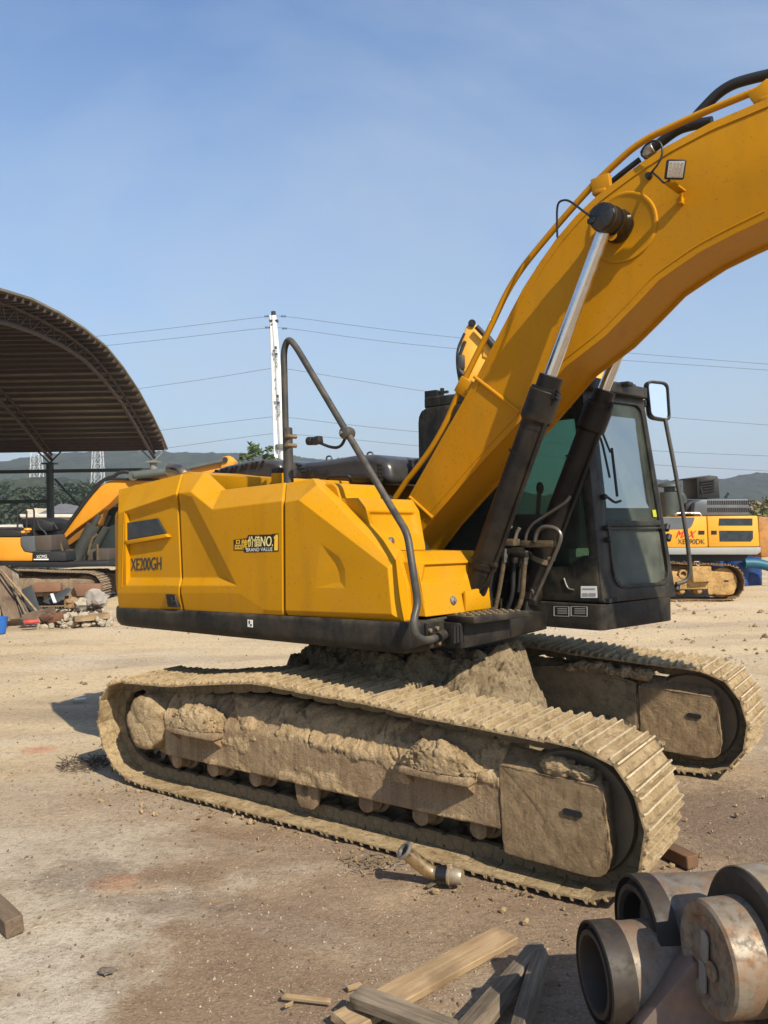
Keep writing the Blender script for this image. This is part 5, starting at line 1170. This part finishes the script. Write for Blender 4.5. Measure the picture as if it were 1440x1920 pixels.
pylon(184, 330, 920, 770, 5.5, 2.0, 'white lattice pylon seen right of the shed post')

# ------------------------------------------------------------------ white mast with power lines
yp = 85.0; P = DP(yp)
MS = empty('power_mast', Matrix.Translation(D(525, 1000, yp))); tag(MS, 'tall white twin-tube steel mast with dark lettering carrying the power lines', 'mast')
b = B(); b.tube([P(534, 900), P(531, 862)], .46, 16); b.tube([P(531, 862), P(522, 700), P(513, 592)], lambda t: .40-.12*t, 18, 1.0); MT = obj('mast_tube', b, M_white, MS)
b = B(); b.tube([P(517, 900), P(508, 600), P(506.5, 592)], .15, 12); obj('mast_tube', b, M_white, MS)
b = B(); b.tube([P(521, 900), P(511.5, 600)], .10, 10); obj('mast_tube', b, M_white, MS)
b = B(); b.lathe(P(529, 843), P(529, 836)-P(529, 843), [(0, .6), (.22, .7), (.5, .7), (.55, .5)], 20); obj('flange', b, mat_plain('grey_flange', (.18, .2, .18), .7), MS)
b = B(); b.cyl(P(514, 604), P(512.5, 584), .24, n=10); b.box(P(513.5, 602), (.9, .5, .2)); obj('mast_head', b, M_bgdk, MS)
for y_ in (608, 657, 711, 727, 781, 805, 836):
    b = B(); x_ = 513+(y_-592)*.066; b.bar(P(x_-6, y_, -.2), P(x_+3, y_, -.2), .09, .09); obj('mast_rung', b, M_bgdk, MS)
def vert_text(txt, x0, y0, x1, y1, hw):
    n = len(txt)
    for i, ch in enumerate(txt):
        f0 = i/n; f1 = (i+.86)/n
        a_ = (x0+(x1-x0)*f0, y0+(y1-y0)*f0); c_ = (x0+(x1-x0)*f1, y0+(y1-y0)*f1)
        letter(ch, (a_[0]-hw, c_[1]), (a_[0]+hw, c_[1]), (a_[0]-hw, a_[1]), 0, M_txt, MT, M=WM, f=lambda p: D(p[0], p[1], yp-.5))
b = B(); b.prism([P(514.5, 649, -.7), P(519, 649, -.7), P(519.5, 655, -.7), P(515, 655, -.7)], (0, .05, 0)); obj('emblem', b, M_txt, MT)
vert_text('RIMONE', 517.6, 656, 520, 690, 2.8)
b = B(); b.prism([P(518, 740, -.7), P(522.5, 740, -.7), P(523, 746, -.7), P(518.5, 746, -.7)], (0, .05, 0)); obj('emblem', b, M_txt, MT)
vert_text('RIMONE', 521.5, 747, 524, 781, 2.8)
WIRES = [('topmost', [(-40, 652), (200, 629), (350, 612), (500, 593), (530, 592), (690, 614), (860, 634), (1190, 663), (1440, 683), (1500, 687)]),
         ('second', [(-40, 672), (200, 648), (350, 632), (500, 614), (540, 615), (690, 637), (860, 655), (1190, 677), (1440, 694), (1500, 698)]),
         ('third', [(-40, 772), (265, 728), (400, 709), (510, 690), (530, 690), (650, 710), (800, 735), (1255, 783), (1440, 797), (1500, 801)]),
         ('fourth', [(-40, 850), (300, 807), (420, 792), (513, 781), (530, 781), (640, 795), (780, 810), (1240, 847), (1440, 855), (1500, 857)]),
         ('lowest', [(-40, 886), (0, 881), (150, 862), (330, 838), (420, 825), (515, 812), (535, 813), (640, 822), (780, 836), (1240, 873), (1440, 883), (1500, 886)])]
M_wire = mat_plain('power_line', (.09, .095, .10), .6)
for nm, pl in WIRES:
    b = B(); b.tube([P(*p, .2) for p in pl], .020, 6, 6.0, 8)
    o = obj('power_line', b, M_wire); tag(o, f'{nm} of the five dark power lines strung across the sky', 'power line', 'power lines')
for (x, y) in ((500, 593), (531, 593), (501, 614), (533, 616)):
    b = B(); 
    for k in range(4): b.lathe(P(x-4+k*2.4, y, 0), (1, 0, 0), [(0, .03), (.02, .12), (.06, .12), (.08, .03)], 8)
    obj('insulator', b, M_bgdk, MS)

# ------------------------------------------------------------------ hills and trees
def mat_hill(name, c1, c2):
    a = N(name); co = a.coord('Position'); f = a.noise(.05, 8, .65, co=co); g = a.noise(.35, 5, .7, co=co)
    c = a.mix(a.ramp(f, (.35, 0), (.65, 1)), c1, c2); c = a.mix(a.ramp(g, (.40, .6), (.6, 0)), c, tuple(q*.45 for q in c1))
    return a.set(col=c, rough=1.0, spec=.1)
M_hill = mat_hill('wooded_hill', (.024, .034, .020), (.055, .064, .036))
def hills(name, prof, yy, dep, amp, nx=420, ny=26):
    xs0 = [p[0] for p in prof]; b = B(); rows = []
    def top(px):
        for (a_, c_), (d_, e_) in zip(prof, prof[1:]):
            if a_ <= px <= d_: return c_+(e_-c_)*(px-a_)/(d_-a_)
        return prof[-1][1]
    for j in range(ny+1):
        f = j/ny; row = []
        for i in range(nx+1):
            px = xs0[0]+(xs0[-1]-xs0[0])*i/nx; q = D(px, top(px), yy); x = q.x; z = q.z
            y = yy - dep*(1-f); s2 = sin(f*pi/2)**1.15
            zz = z*s2*(1+.10*noise.fractal(V3((x*.004, y*.004, 3)), .8, 2, 3)*(1-f)) + amp*noise.fractal(V3((x*.10, y*.10, 0)), .55, 2.2, 5)*min(1, f*3)
            row.append(b.bm.verts.new((x, y, max(zz, -1) if j else -.5)))
        rows.append(row)
    rows.append([b.bm.verts.new((v.co.x, v.co.y+dep*.6, -.5)) for v in rows[-1]])
    for a_, c_ in zip(rows, rows[1:]):
        for i in range(nx): b.bm.faces.new((a_[i], a_[i+1], c_[i+1], c_[i]))
    return kind(obj(name, b, M_hill, fix=False), 'structure')
hills('hill', [(-500, 905), (-100, 885), (60, 868), (130, 855), (200, 850), (290, 848), (350, 852), (430, 853), (500, 856), (560, 860), (610, 866), (660, 862), (720, 866), (770, 880), (850, 900), (960, 925), (1050, 940)], 720, 260, 2.2)
hills('hill', [(950, 945), (1050, 925), (1130, 915), (1230, 903), (1270, 906), (1310, 909), (1350, 899), (1390, 892), (1440, 889), (1500, 885), (1650, 880), (2000, 905)], 680, 240, 2.2)
hills('hill', [(-500, 925), (-200, 915), (0, 925), (50, 905), (110, 898), (150, 903), (190, 920), (260, 935), (400, 950), (600, 962)], 300, 120, 1.6)
hills('hill', [(1150, 955), (1250, 945), (1330, 942), (1380, 944), (1440, 938), (1600, 930), (1900, 945)], 260, 60, 1.2)

def leaf_mat(name, c1, c2):
    a = N(name); f = a.noise(1.2, 5); oi = a.ramp(a.noise(9, 3), (.4, 0), (.6, 1))
    c = a.mix(a.ramp(f, (.35, 0), (.65, 1)), c1, c2); return a.set(col=c, rough=.7, spec=.25)
M_leaf = leaf_mat('leaves', (.045, .075, .022), (.10, .14, .045)); M_leaf2 = leaf_mat('dry_leaves', (.11, .12, .045), (.19, .17, .075)); M_leafd = leaf_mat('dark_hillside_leaves', (.020, .032, .016), (.045, .062, .028)); M_bark = mat_plain('bark', (.10, .075, .05), .9)
def tree(name, base, h, crown_r, label, group=None, mat=M_leaf, n=900, leaf=.16, seed=0, cz=.68):
    rn = random.Random(seed); T = empty(name, Matrix.Translation(base)); tag(T, label, 'tree', group)
    b = B(); b.tube([base+V3((0, 0, -.1)), base+V3((.03*h, 0, h*.4)), base+V3((0, .02*h, h*.75))], lambda t: .035*h*(1-.7*t), 8, .5)
    for k in range(5):
        a_ = k*1.3+rn.random(); p0 = base+V3((0, 0, h*(.4+.07*k))); b.tube([p0, p0+V3((cos(a_)*crown_r*.5, sin(a_)*crown_r*.5, h*.18))], lambda t: .012*h*(1-.6*t), 6)
    obj('trunk', b, M_bark, T)
    b = B(); cl = [(V3((rn.gauss(0, .45)*crown_r, rn.gauss(0, .45)*crown_r, h*cz+rn.gauss(0, .16)*h)), rn.uniform(.25, .5)*crown_r) for _ in range(14)]
    for _ in range(n):
        c_, r_ = rn.choice(cl); d_ = V3((rn.gauss(0, 1), rn.gauss(0, 1), rn.gauss(0, 1))).normalized()*r_*rn.random()**.4
        p = base+c_+d_; u_ = V3((rn.gauss(0, 1), rn.gauss(0, 1), rn.gauss(0, .6))).normalized()*leaf*rn.uniform(.6, 1.3); w_ = u_.orthogonal().normalized()*leaf*.5
        if rn.random() < .5: w_ = u_.cross(w_).normalized()*leaf*.5
        b.poly([p-u_, p-w_, p+u_, p+w_])
    obj('crown', b, mat, T, smooth=False, fix=False); return T
def gz(px, y): q = D(px, 980, y); return V3((q.x, y, 0))
def treepx(px, ptop, y, cr, label, **kw): h = D(px, ptop, y).z/.98; return tree('tree', gz(px, y), h*.95, cr, label, **kw)
treepx(497, 840, 55, .55, 'small leafy treetop beside the foot of the white mast', n=350, leaf=.14, seed=3, cz=.86)
treepx(470, 852, 60, .9, 'low treetop just behind the black engine cover, left of the mast', n=500, leaf=.2, seed=4, cz=.8)
treepx(512, 853, 60, .8, 'low treetop behind the engine cover and under the mast', n=400, leaf=.2, seed=8, cz=.8)
for i, (px, pt, y, cr) in enumerate(((20, 925, 150, 6), (60, 915, 160, 6), (118, 912, 150, 6), (150, 915, 140, 5), (182, 925, 120, 5), (85, 930, 130, 5), (-10, 935, 120, 6))):
    treepx(px, pt, y, cr, ('broad dark green tree on the slope at the far left', 'rounded tree on the slope near the left pylon', 'large dark tree on the slope just right of the shed post', 'bushy tree on the slope left of the right pylon', 'tree on the slope at the foot of the right pylon', 'tree behind the grey house roof', 'dark tree at the left edge of the slope')[i], group='trees on the hillside', mat=M_leafd, n=3500, leaf=.42, seed=20+i)
for i, (px, pt, y, cr) in enumerate(((1428, 935, 48, 1.3), (1450, 930, 52, 1.6), (1412, 947, 46, .8))):
    treepx(px, pt, y, cr, ('dry pale green bush at the right edge above the rusty counterweight', 'taller dry bush cut by the right edge of the picture', 'small dry bush left of the others near the right edge')[i], group='bushes at the right edge', mat=M_leaf2, n=900, leaf=.16, seed=40+i, cz=.6)
b = B(); b.prism([D(1380, 980, 60), D(1380, 948, 60), D(1410, 942, 60), D(1440, 940, 60), D(1600, 938, 60), D(1600, 985, 60)], (0, 6, 0)); kind(obj('embankment', b, mat_plain('red_earth_bank', (.30, .21, .17), .9)), 'structure')

# ------------------------------------------------------------------ scrap heap on the left
M_w_old = mat_wood('weathered_wood', (.14, .105, .07), (.27, .215, .15)); M_w_new = mat_wood('pale_pine', (.22, .145, .08), (.38, .275, .16)); M_w_grey = mat_wood('grey_wood', (.105, .08, .055), (.27, .22, .16)); M_w_dk = mat_wood('dark_wood', (.10, .07, .05), (.19, .14, .095))  # the pine's pale tone is its own wood colour
M_slate = mat_plain('dark_slate_sheet', (.055, .062, .066), .6); M_rub_w = mat_plain('pale_rubble', (.40, .35, .27), .9, var=.4); M_conc = mat_plain('concrete_block', (.30, .27, .24), .9, var=.35)
def board(name, p0, p1, w, t, mat, roll=0.0, label=None, cat=None, group=None, bev=.004, seed=0, parent=None):
    """a sawn board between two points; built along its own X axis so that the grain runs along it"""
    p0, p1 = V3(p0), V3(p1); L = (p1-p0).length; ax = (p1-p0).normalized(); up = V3((0, 0, 1))
    if abs(ax.z) > .95: up = V3((0, -1, 0))
    y = up.cross(ax).normalized(); z = ax.cross(y); R_ = Matrix((ax, y, z)).transposed().to_4x4() @ Matrix.Rotation(roll, 4, 'X')
    b = B(); b.prism([V3((0, -w/2, -t/2)), V3((0, w/2, -t/2)), V3((0, w/2, t/2)), V3((0, -w/2, t/2))], (L, 0, 0), bev, 1)
    bmesh.ops.subdivide_edges(b.bm, edges=[e for e in b.bm.edges if e.calc_length() > L*.6], cuts=10, use_grid_fill=True)
    for v in b.bm.verts:
        v.co += V3((0, noise.noise(V3((v.co.x*3, seed, 0)))*t*.10, noise.noise(V3((v.co.x*2, seed, 4)))*t*.12))
        if v.co.x < .001 or v.co.x > L-.001: v.co.x += noise.noise(v.co*25+V3((seed, 0, 0)))*.012
    o = obj(name, b, mat, parent, Matrix.Translation(p0) @ R_, ang=40)
    if label: tag(o, label, cat or 'plank', group)
    return o
def DG(px, py, y): return D(px, py, y)
hy = 15.6
board('timber', DG(22, 1166, hy), DG(3, 1066, hy+.9), .30, .16, M_w_dk, label='thick brown timber leaning at the left edge of the scrap heap', cat='timber', seed=1)
board('plank', DG(36, 1158, hy+.1), DG(20, 1072, hy+1.1), .26, .05, M_w_grey, label='wide grey board leaning beside the thick timber', seed=2)
board('plank', DG(14, 1166, hy-.3), DG(-14, 1070, hy+.4), .10, .05, M_w_dk, label='narrow dark board leaning at the very left edge', seed=3)
for i, (a_, c_, lb_) in enumerate((((72, 1150), (2, 1068), 'thin pale pole slanting down across the scrap heap'), ((50, 1156), (18, 1092), 'thin brown pole leaning between board and slate sheet'), ((56, 1156), (26, 1098), 'thin brown pole leaning right against the slate sheet'), ((40, 1078), (-20, 1040), 'dark rod sticking out high over the left timber'))):
    b = B(); b.cyl(DG(*a_, hy-.2), DG(*c_, hy+.6), .022, .018, 8); tag(obj('pole', b, (M_w_new, M_w_old, M_w_dk, M_bgdk)[i]), lb_, 'pole', 'thin poles in the scrap heap')
b = B(); b.prism([DG(40, 1106, hy+.5), DG(58, 1098, hy+.5), DG(75, 1146, hy), DG(52, 1155, hy)], (0, .05, .01), .01); tag(obj('slate_sheet', b, M_slate), 'dark slate-grey sheet leaning among the poles', 'sheet')
b = B(); b.prism([DG(80, 1128, hy+.6), DG(124, 1104, hy+.9), DG(133, 1107, hy+.9), DG(112, 1128, hy+.4), DG(92, 1133, hy+.4)], (0, .08, .02), .01); tag(obj('slate_sheet', b, M_slate), 'bent dark sheet lying on the rubble before the left tracks', 'sheet')
board('batten', DG(103, 1130, hy+.2), DG(97, 1114, hy+.5), .06, .03, M_white, label='short white batten against the bent dark sheet', cat='batten')
board('timber', DG(42, 1160, hy-.3), DG(104, 1144, hy-.1), .16, .14, M_w_dk, label='short thick timber lying in front of the scrap heap', cat='timber', seed=5)
board('plank', DG(138, 1160, hy-.3), DG(204, 1154, hy), .34, .09, M_w_new, label='pale flat plank lying at the right end of the scrap heap', seed=6)
b = B(); b.tube([DG(46, 1167, hy-.6), DG(56, 1166, hy-.6), DG(72, 1165, hy-.5)], .04, 8); tag(obj('pipe_offcut', b, mat_plain('red_plastic', (.45, .06, .05), .6)), 'short red pipe piece lying in front of the timber', 'pipe')
b = B(); b.blob(DG(92, 1158, hy-.2), (.16, .14, .11), 4, .35, 2.5, 3); b.box(DG(106, 1158, hy-.2), (.34, .2, .16), .03, Matrix.Rotation(-.35, 4, 'Y')); tag(obj('rusty_part', b, mat_steel('rusty_iron', (.10, .05, .035), .7, .3, rust=.8)), 'dark rusty machine part lying beside the short timber', 'scrap part')
for i, (x, y, s1, mt, lb_) in enumerate(((157, 1133, .19, M_rub_w, 'pale whitish rubble block in the middle of the heap'), (136, 1132, .15, mat_plain('ochre_stone', (.32, .20, .10), .9), 'brown stone next to the whitish rubble block'), (180, 1125, .21, M_conc, 'grey concrete block at the right end of the heap'), (178, 1142, .12, M_w_dk, 'small dark chunk below the grey concrete block'), (152, 1152, .10, M_w_dk, 'small dark chunk in front of the whitish block'))):
    b = B(); b.blob(DG(x, y, hy+.3), (s1, s1*.8, s1*.8), 30+i, .55, 1.2, 3); tag(obj('rubble_block', b, mt, ang=30), lb_, 'rubble')
def scatter(name, mat, n, fn, seed, sides=1):
    """many small stones in one mesh"""
    rn = random.Random(seed); t = bmesh.new(); bmesh.ops.create_icosphere(t, subdivisions=1, radius=1.0)
    bv_ = [v.co.copy() for v in t.verts]; bf = [[v.index for v in f.verts] for f in t.faces]; t.free(); vs_, fs = [], []
    for _ in range(n):
        q = fn(rn)
        if q is None: continue
        p, r_ = q; R_ = Euler((rn.random()*6, rn.random()*6, rn.random()*6)).to_matrix(); o = len(vs_)
        sx, sy, sz = r_*rn.uniform(.7, 1.4), r_*rn.uniform(.6, 1.1), r_*rn.uniform(.4, .8)
        for v in bv_: w_ = v*(1+rn.uniform(-.22, .22)); w_ = R_ @ V3((w_.x*sx, w_.y*sy, w_.z*sz)); vs_.append(w_+p)
        fs += [[i+o for i in f] for f in bf]
    me = bpy.data.meshes.new(name); me.from_pydata(vs_, [], fs); me.materials.append(mat)
    return kind(inst(name, me, None, WM), 'stuff')
def f_rub(rn):
    x = rn.uniform(72, 208); y = hy+rn.uniform(-.3, 1.4); q = DG(x, 1140, y); k = max(0, 1-abs(x-150)/80)
    return V3((q.x, y, rn.random()*.28*k)), rn.uniform(.02, .085)
tag(scatter('rubble', M_rub_w, 900, f_rub, 5), 'pale broken rubble spilled between the left tracks and the planks', 'rubble')
b = B(); q = DG(-2, 1168, hy-.9); q.z = 0; b.lathe(q, (0, 0, 1), [(0, .11), (.26, .15), (.27, .16), (.285, .16), (.285, .145), (.03, .10), (.03, 0)], 24, cap=False); b.tube([q+V3((-.15, 0, .27)), q+V3((-.1, -.12, .32)), q+V3((.1, -.12, .32)), q+V3((.15, 0, .27))], .008, 6, .05); tag(obj('bucket', b, mat_plain('blue_bucket', (.02, .12, .42), .45)), 'small blue bucket on the ground at the left edge', 'bucket')

# ------------------------------------------------------------------ foreground
board('plank', G(640, 1922, .03), G(951, 1752, .03), .125, .034, M_w_new, .10, label='long pale pine plank lying in the foreground', seed=11)
board('plank', G(668, 1868, .09), G(850, 1936, .09), .085, .05, M_w_grey, .05, label='grey plank lying across the near end of the pine plank', seed=12)
board('beam', G(1008, 1782, .07), G(855, 1965, .07), .075, .07, M_w_grey, .25, label='thick grey notched beam, left one of the pair beside the linkage', cat='beam', seed=13)
board('beam', G(1016, 1792, .10), G(960, 1980, .07), .06, .06, M_w_grey, .4, label='narrower grey beam lying against the notched one, right of it', cat='beam', seed=14)
board('beam', G(-110, 1612, .05), G(29, 1737, .045), .085, .085, M_w_dk, .1, label='brown square timber end entering at the left edge', cat='beam', seed=15)
for i, (a_, c_, w_, lb_) in enumerate((((530, 1868), (620, 1878), .022, 'thin broken lath with an upright nail lying on the dirt'), ((651, 1854), (677, 1846), .02, 'short pale wood chip near the grey plank'), ((534, 1887), (549, 1880), .007, 'tiny yellow splinter below the broken lath'), ((955, 1835), (945, 1812), .02, 'small split piece standing against the notched beam'))):
    board('wood_chip', G(*a_, .012), G(*c_, .014), w_, .014, M_w_new, .2, label=lb_, cat='wood chip', seed=20+i, bev=.001)
b = B(); q = G(546, 1866, .01); b.cyl(q, q+V3((0, 0, .05)), .003, n=6); b.cyl(q+V3((0, 0, .05)), q+V3((0, 0, .053)), .006, n=8); tag(obj('nail', b, M_worn), 'nail standing up out of the broken lath', 'nail')
board('steel_bar', G(1240, 1588, .035), G(1299, 1616, .035), .085, .07, mat_steel('rusty_bar', (.14, .08, .05), .7, .3, rust=.7), .0, label='short rusty steel bar lying in front of the near track', cat='steel bar')
b = B(); b.box(G(150, 1310, .03), (.12, .07, .004), 0, Matrix.Rotation(.3, 4, 'Z')); tag(obj('paper_scrap', b, M_white), 'scrap of white paper lying in the shadow at the left', 'paper')
# pipe elbow
PE = empty('exhaust_elbow', Matrix.Translation(G(830, 1652))); tag(PE, 'tarnished metal pipe elbow with clamp lying against the near track', 'pipe elbow')
M_brass = mat_steel('tarnished_pipe', (.52, .40, .24), .25, 1.0, dirt=.55, dirtcol=(.14, .08, .035), scale=2.5)
e0, e1, e2 = G(872, 1645, .065), G(806, 1636, .06), D(757, 1594, G(806, 1636, .06).y-.04)
b = B(); b.tube([e1.lerp(e0, .25), e1, e2], .038, 20, .10, 10, cap=False); obj('elbow', b, M_brass, PE)
b = B(); ax_ = (e2-e1).normalized(); b.lathe(e2-ax_*.012, ax_, [(0, .038), (.002, .050), (.012, .052), (.016, .047), (.016, .035), (-.08, .034)], 24, cap=False); obj('flange', b, M_steel, PE)
ax_ = (e0-e1).normalized(); b = B(); b.lathe(e1.lerp(e0, .22), ax_, [(0, .042), (.005, .046), (.07, .046), (.075, .04)], 24); obj('rubber_sleeve', b, M_grease, PE)
b = B(); b.lathe(e1.lerp(e0, .52), ax_, [(0, .04), (.004, .050), (.014, .050), (.018, .044), (.04, .044), (.05, .042), (.07, .040), (.08, .034)], 24); b.box(e1.lerp(e0, .56)+V3((0, 0, .052)), (.03, .02, .02), .003); obj('clamp_band', b, mat_steel('pale_clamp', (.42, .36, .26), .4, .6, dirt=.8, rust=.6, scale=3), PE)
b = B(); q = G(800, 1663, .01); b.bar(q, q+V3((.05, .03, .01)), .02, .008); obj('clamp_bolt', b, M_worn, PE)

# steel linkage at lower right
LK = empty('steel_linkage', Matrix.Translation(V3((1.25, 2.75, 0)))); tag(LK, 'worn steel bucket linkage with round bosses at the lower right corner', 'machine part')
M_lk = mat_steel('worn_link_steel', (.20, .175, .14), .48, .25, dirt=1.0, dirtcol=(.05, .037, .026), rust=.7, scale=2.4, stretch=(1, 1, .4)); M_lkd = mat_steel('oily_black_steel', (.024, .018, .014), .60, .05, dirt=.7, dirtcol=(.05, .034, .02), scale=3); M_lky = mat_steel('paint_worn_rim', (.38, .32, .22), .30, .5, dirt=.9, dirtcol=(.16, .10, .045), rust=.7, scale=3, stretch=(.3, 1, 1)); M_lkp = mat_steel('pin_steel', (.22, .19, .145), .50, .2, dirt=1.0, dirtcol=(.075, .052, .034), rust=.65, scale=4)
la = V3((.99, .14, 0)).normalized()
p1_ = D(1192, 1748, 2.95)
b = B(); b.lathe(p1_, la, [(.18, .05), (.16, .125), (.012, .130), (.0, .140), (.0, .158), (.03, .166), (.03, .178), (.0, .182), (.004, .192), (.075, .192)], 56, cap=False); obj('boss_ring', b, M_lkd, LK)
b = B(); b.lathe(p1_+la*.075, la, [(0, .12), (0, .186), (.02, .184)]+[(.02+.04*k_, .183-.0007*k_) for k_ in range(1, 10)]+[(.42, .176), (.43, .1)], 56); b.rough(.005, 9, 4, 5); B1 = obj('boss', b, M_lk, LK)
p2_ = D(1112, 1826, 2.83)
b = B(); b.lathe(p2_, la, [(.16, .05), (.14, .108), (.012, .112), (.0, .12), (.0, .136), (.028, .142), (.028, .154), (.0, .158), (.004, .166), (.09, .166)], 56, cap=False); obj('boss_ring', b, M_lkd, LK)
b = B(); b.lathe(p2_+la*.09, la, [(0, .1), (0, .160)]+[(.04*k_, .160-.001*k_) for k_ in range(1, 9)]+[(.36, .150), (.37, .1)], 56); b.rough(.005, 9, 7, 5); obj('boss', b, M_lk, LK)
b = B(); n_ = la.cross(V3((0, 0, 1))).normalized()
w0 = p1_+la*.16; w1 = p2_+la*.15
b.prism([w0+V3((0, 0, .10))+n_*.10, w0+n_*.19+V3((0, 0, -.06)), w1+n_*.16+V3((0, 0, -.02)), w1+V3((0, 0, -.40)), w0+V3((0, 0, -.48))], la*.10, .012); obj('web_plate', b, M_lk, LK)
b = B(); b.prism([D(1250, 1862, 2.62), D(1300, 1800, 2.62), D(1420, 1850, 2.62), D(1420, 2080, 2.62), D(1170, 2080, 2.62), D(1190, 1935, 2.62)], (.02, .12, 0), .02); obj('web_plate', b, mat_steel('reddish_web', (.20, .15, .13), .5, .5, dirt=.7, rust=.4), LK)
p3_ = D(1324, 1797, 2.55)
b = B(); b.lathe(p3_, la, [(.014, .0), (.014, .118), (.004, .126), (.0, .134), (.0, .160), (.008, .168), (.13, .172)], 64, cap=False); PN = obj('pin', b, M_lkp, LK)
for (sx, sz, rr) in ((-.045, .025, .05), (-.06, -.075, .05)):
    b = B(); c_ = p3_+la*.006+n_*(sx+.03)+V3((0, 0, sz)); 
    b.prism(rrect([c_+n_*.022+V3((0, 0, .045)), c_-n_*.018+V3((0, 0, .055)), c_-n_*.022+V3((0, 0, -.045)), c_+n_*.018+V3((0, 0, -.05))], .02), -la*.004); obj('pin_mark', b, mat_plain('pale_scuff', (.25, .235, .21), .6), PN)
b = B(); b.lathe(p3_+la*.008+n_*.02+V3((0, 0, -.03)), -la, [(0, .03), (.006, .03), (.007, .014), (.002, .01)], 20); obj('grease_nipple', b, M_lkp, PN)
b = B(); b.lathe(p3_+la*.13, la, [(0, .165), (0, .235), (.012, .25), (.09, .252), (.10, .245), (.11, .20), (.60, .19)], 72); b.rough(.003, 12, 3); obj('flange', b, M_lkd, LK)
b = B(); b.lathe(p3_+la*.145, la, [(0, .2515), (.002, .256), (.085, .258), (.088, .2515)], 72, cap=False); obj('flange_rim', b, M_lky, LK)
b = B(); q = D(1400, 1660, 2.9); b.lathe(p3_+la*.42+n_*-.05+V3((0, 0, .02)), la, [(0, .21), (.02, .225), (.5, .225)], 56); obj('boss', b, M_lk, LK)
b = B(); b.box((p3_+la*.35).to_3d()*1.0+V3((0, .05, -.55)), (.5, .3, .75), .03); b.box(w1+V3((.05, .02, -.30)), (.25, .12, .35), .03); b.box(w0+V3((.15, .1, -.42)), (.2, .15, .5), .02); obj('link_body', b, M_lk, LK)

# ------------------------------------------------------------------ loose ground cover
def near_ok(x, y):      # keep stones out from under the tracks
    q = TM.inverted() @ V3((x, y, 0)); return not (-2.1 < q.x < 2.1 and (-.02 < q.y < .62 or 2.37 < q.y < 3.0))
def f_peb(rn):
    y = 2.5+rn.random()**1.7*8; x = rn.uniform(-.55, .55)*(y+.8)
    if not near_ok(x, y): return None
    return V3((x, y, ground_h(x, y)+.001)), .0018+.006*rn.random()**5*(1.5 if rn.random() < .06 else 1)
scatter('gravel', mat_plain('pale_gravel', (.42, .36, .28), .9, var=.5, scale=60), 15000, f_peb, 11)
def f_dk(rn):
    y = 2.5+rn.random()**1.5*14; x = rn.uniform(-.6, .6)*(y+.8)
    if not near_ok(x, y): return None
    return V3((x, y, ground_h(x, y)+.001)), .002+.010*rn.random()**5
scatter('dirt_crumbs', mat_plain('brown_crumbs', (.16, .115, .08), .95, var=.5, scale=60), 9000, f_dk, 12)
def f_clod(rn):
    t = rn.uniform(-2.2, 2.3); w = rn.choice((-1, 1)); w = (-rn.random()**2*.35-.02) if w < 0 else (.64+rn.random()**1.5*1.6)
    p = TM @ V3((t, w, 0)); return V3((p.x, p.y, .002)), .003+.020*rn.random()**6
scatter('mud_crumbs', M_mud, 1100, f_clod, 13)
def f_rut(rn):
    x = rn.uniform(2.0, 9.0); y = rn.uniform(8.5, 19)
    if noise.noise(V3((x*.7, y*1.6, 2))) < .12: return None
    return V3((x, y, ground_h(x, y))), .01+.05*rn.random()**4
scatter('mud_clods', mat_mud('road_clods', (.26, .19, .12), (.36, .27, .17), (.14, .1, .065), .6, 1.0), 2600, f_rut, 14)
def f_far(rn):
    y = 8+rn.random()*22; x = rn.uniform(-.5, .5)*y
    if noise.noise(V3((x*.4, y*.9, 8))) < .10 or (abs(x-.5) < 2.5 and y < 9): return None
    return V3((x, y, ground_h(x, y))), .006+.03*rn.random()**5
scatter('dirt_lumps', mat_plain('earth_lumps', (.20, .145, .095), .95, var=.5, scale=20), 3000, f_far, 15)
# dry straw and leaf litter by the rear of the near track
def straw(name, cx, cy, n, r_, mat, seed, L=.08):
    rn = random.Random(seed); b = B()
    for _ in range(n):
        a_ = rn.random()*6.28; d_ = r_*rn.random()**.6; p = V3((cx+cos(a_)*d_*1.6, cy+sin(a_)*d_, .004+rn.random()*.02)); t = rn.random()*6.28; l_ = L*rn.uniform(.4, 1.2)
        b.bar(p, p+V3((cos(t)*l_, sin(t)*l_, rn.uniform(-.01, .02))), .006, .003)
    return kind(obj(name, b, mat, smooth=False), 'stuff')
q = G(178, 1432); straw('dry_litter', q.x, q.y, 200, .20, mat_plain('dark_straw', (.07, .05, .035), .95), 3)
q = G(690, 1612); straw('dry_litter', q.x, q.y-.06, 50, .12, mat_plain('brown_straw', (.18, .135, .085), .95), 4, .04)
b = B(); q = G(200, 1822); b.blob(q+V3((-.0, 0, .005)), (.035, .022, .012), 3, .5, 3, 3); tag(obj('stone', b, mat_plain('dark_stone', (.14, .115, .09), .9)), 'dark flat stone lying on the pale ground at lower left', 'stone')

# ------------------------------------------------------------------ haze over the valley
b = B(); b.box((0, 550, 42), (3400, 2100, 92))
HZ = obj('haze', b, None, smooth=False); hm = bpy.data.materials.new('haze_air'); hm.use_nodes = True; ht = hm.node_tree
ht.nodes.remove(ht.nodes['Principled BSDF']); pvn = ht.nodes.new('ShaderNodeVolumePrincipled')
pvn.inputs['Color'].default_value = (.80, .88, 1.0, 1); pvn.inputs['Density'].default_value = .0005; pvn.inputs['Anisotropy'].default_value = .2
ht.links.new(pvn.outputs[0], ht.nodes['Material Output'].inputs['Volume']); HZ.data.materials.append(hm); kind(HZ, 'stuff')
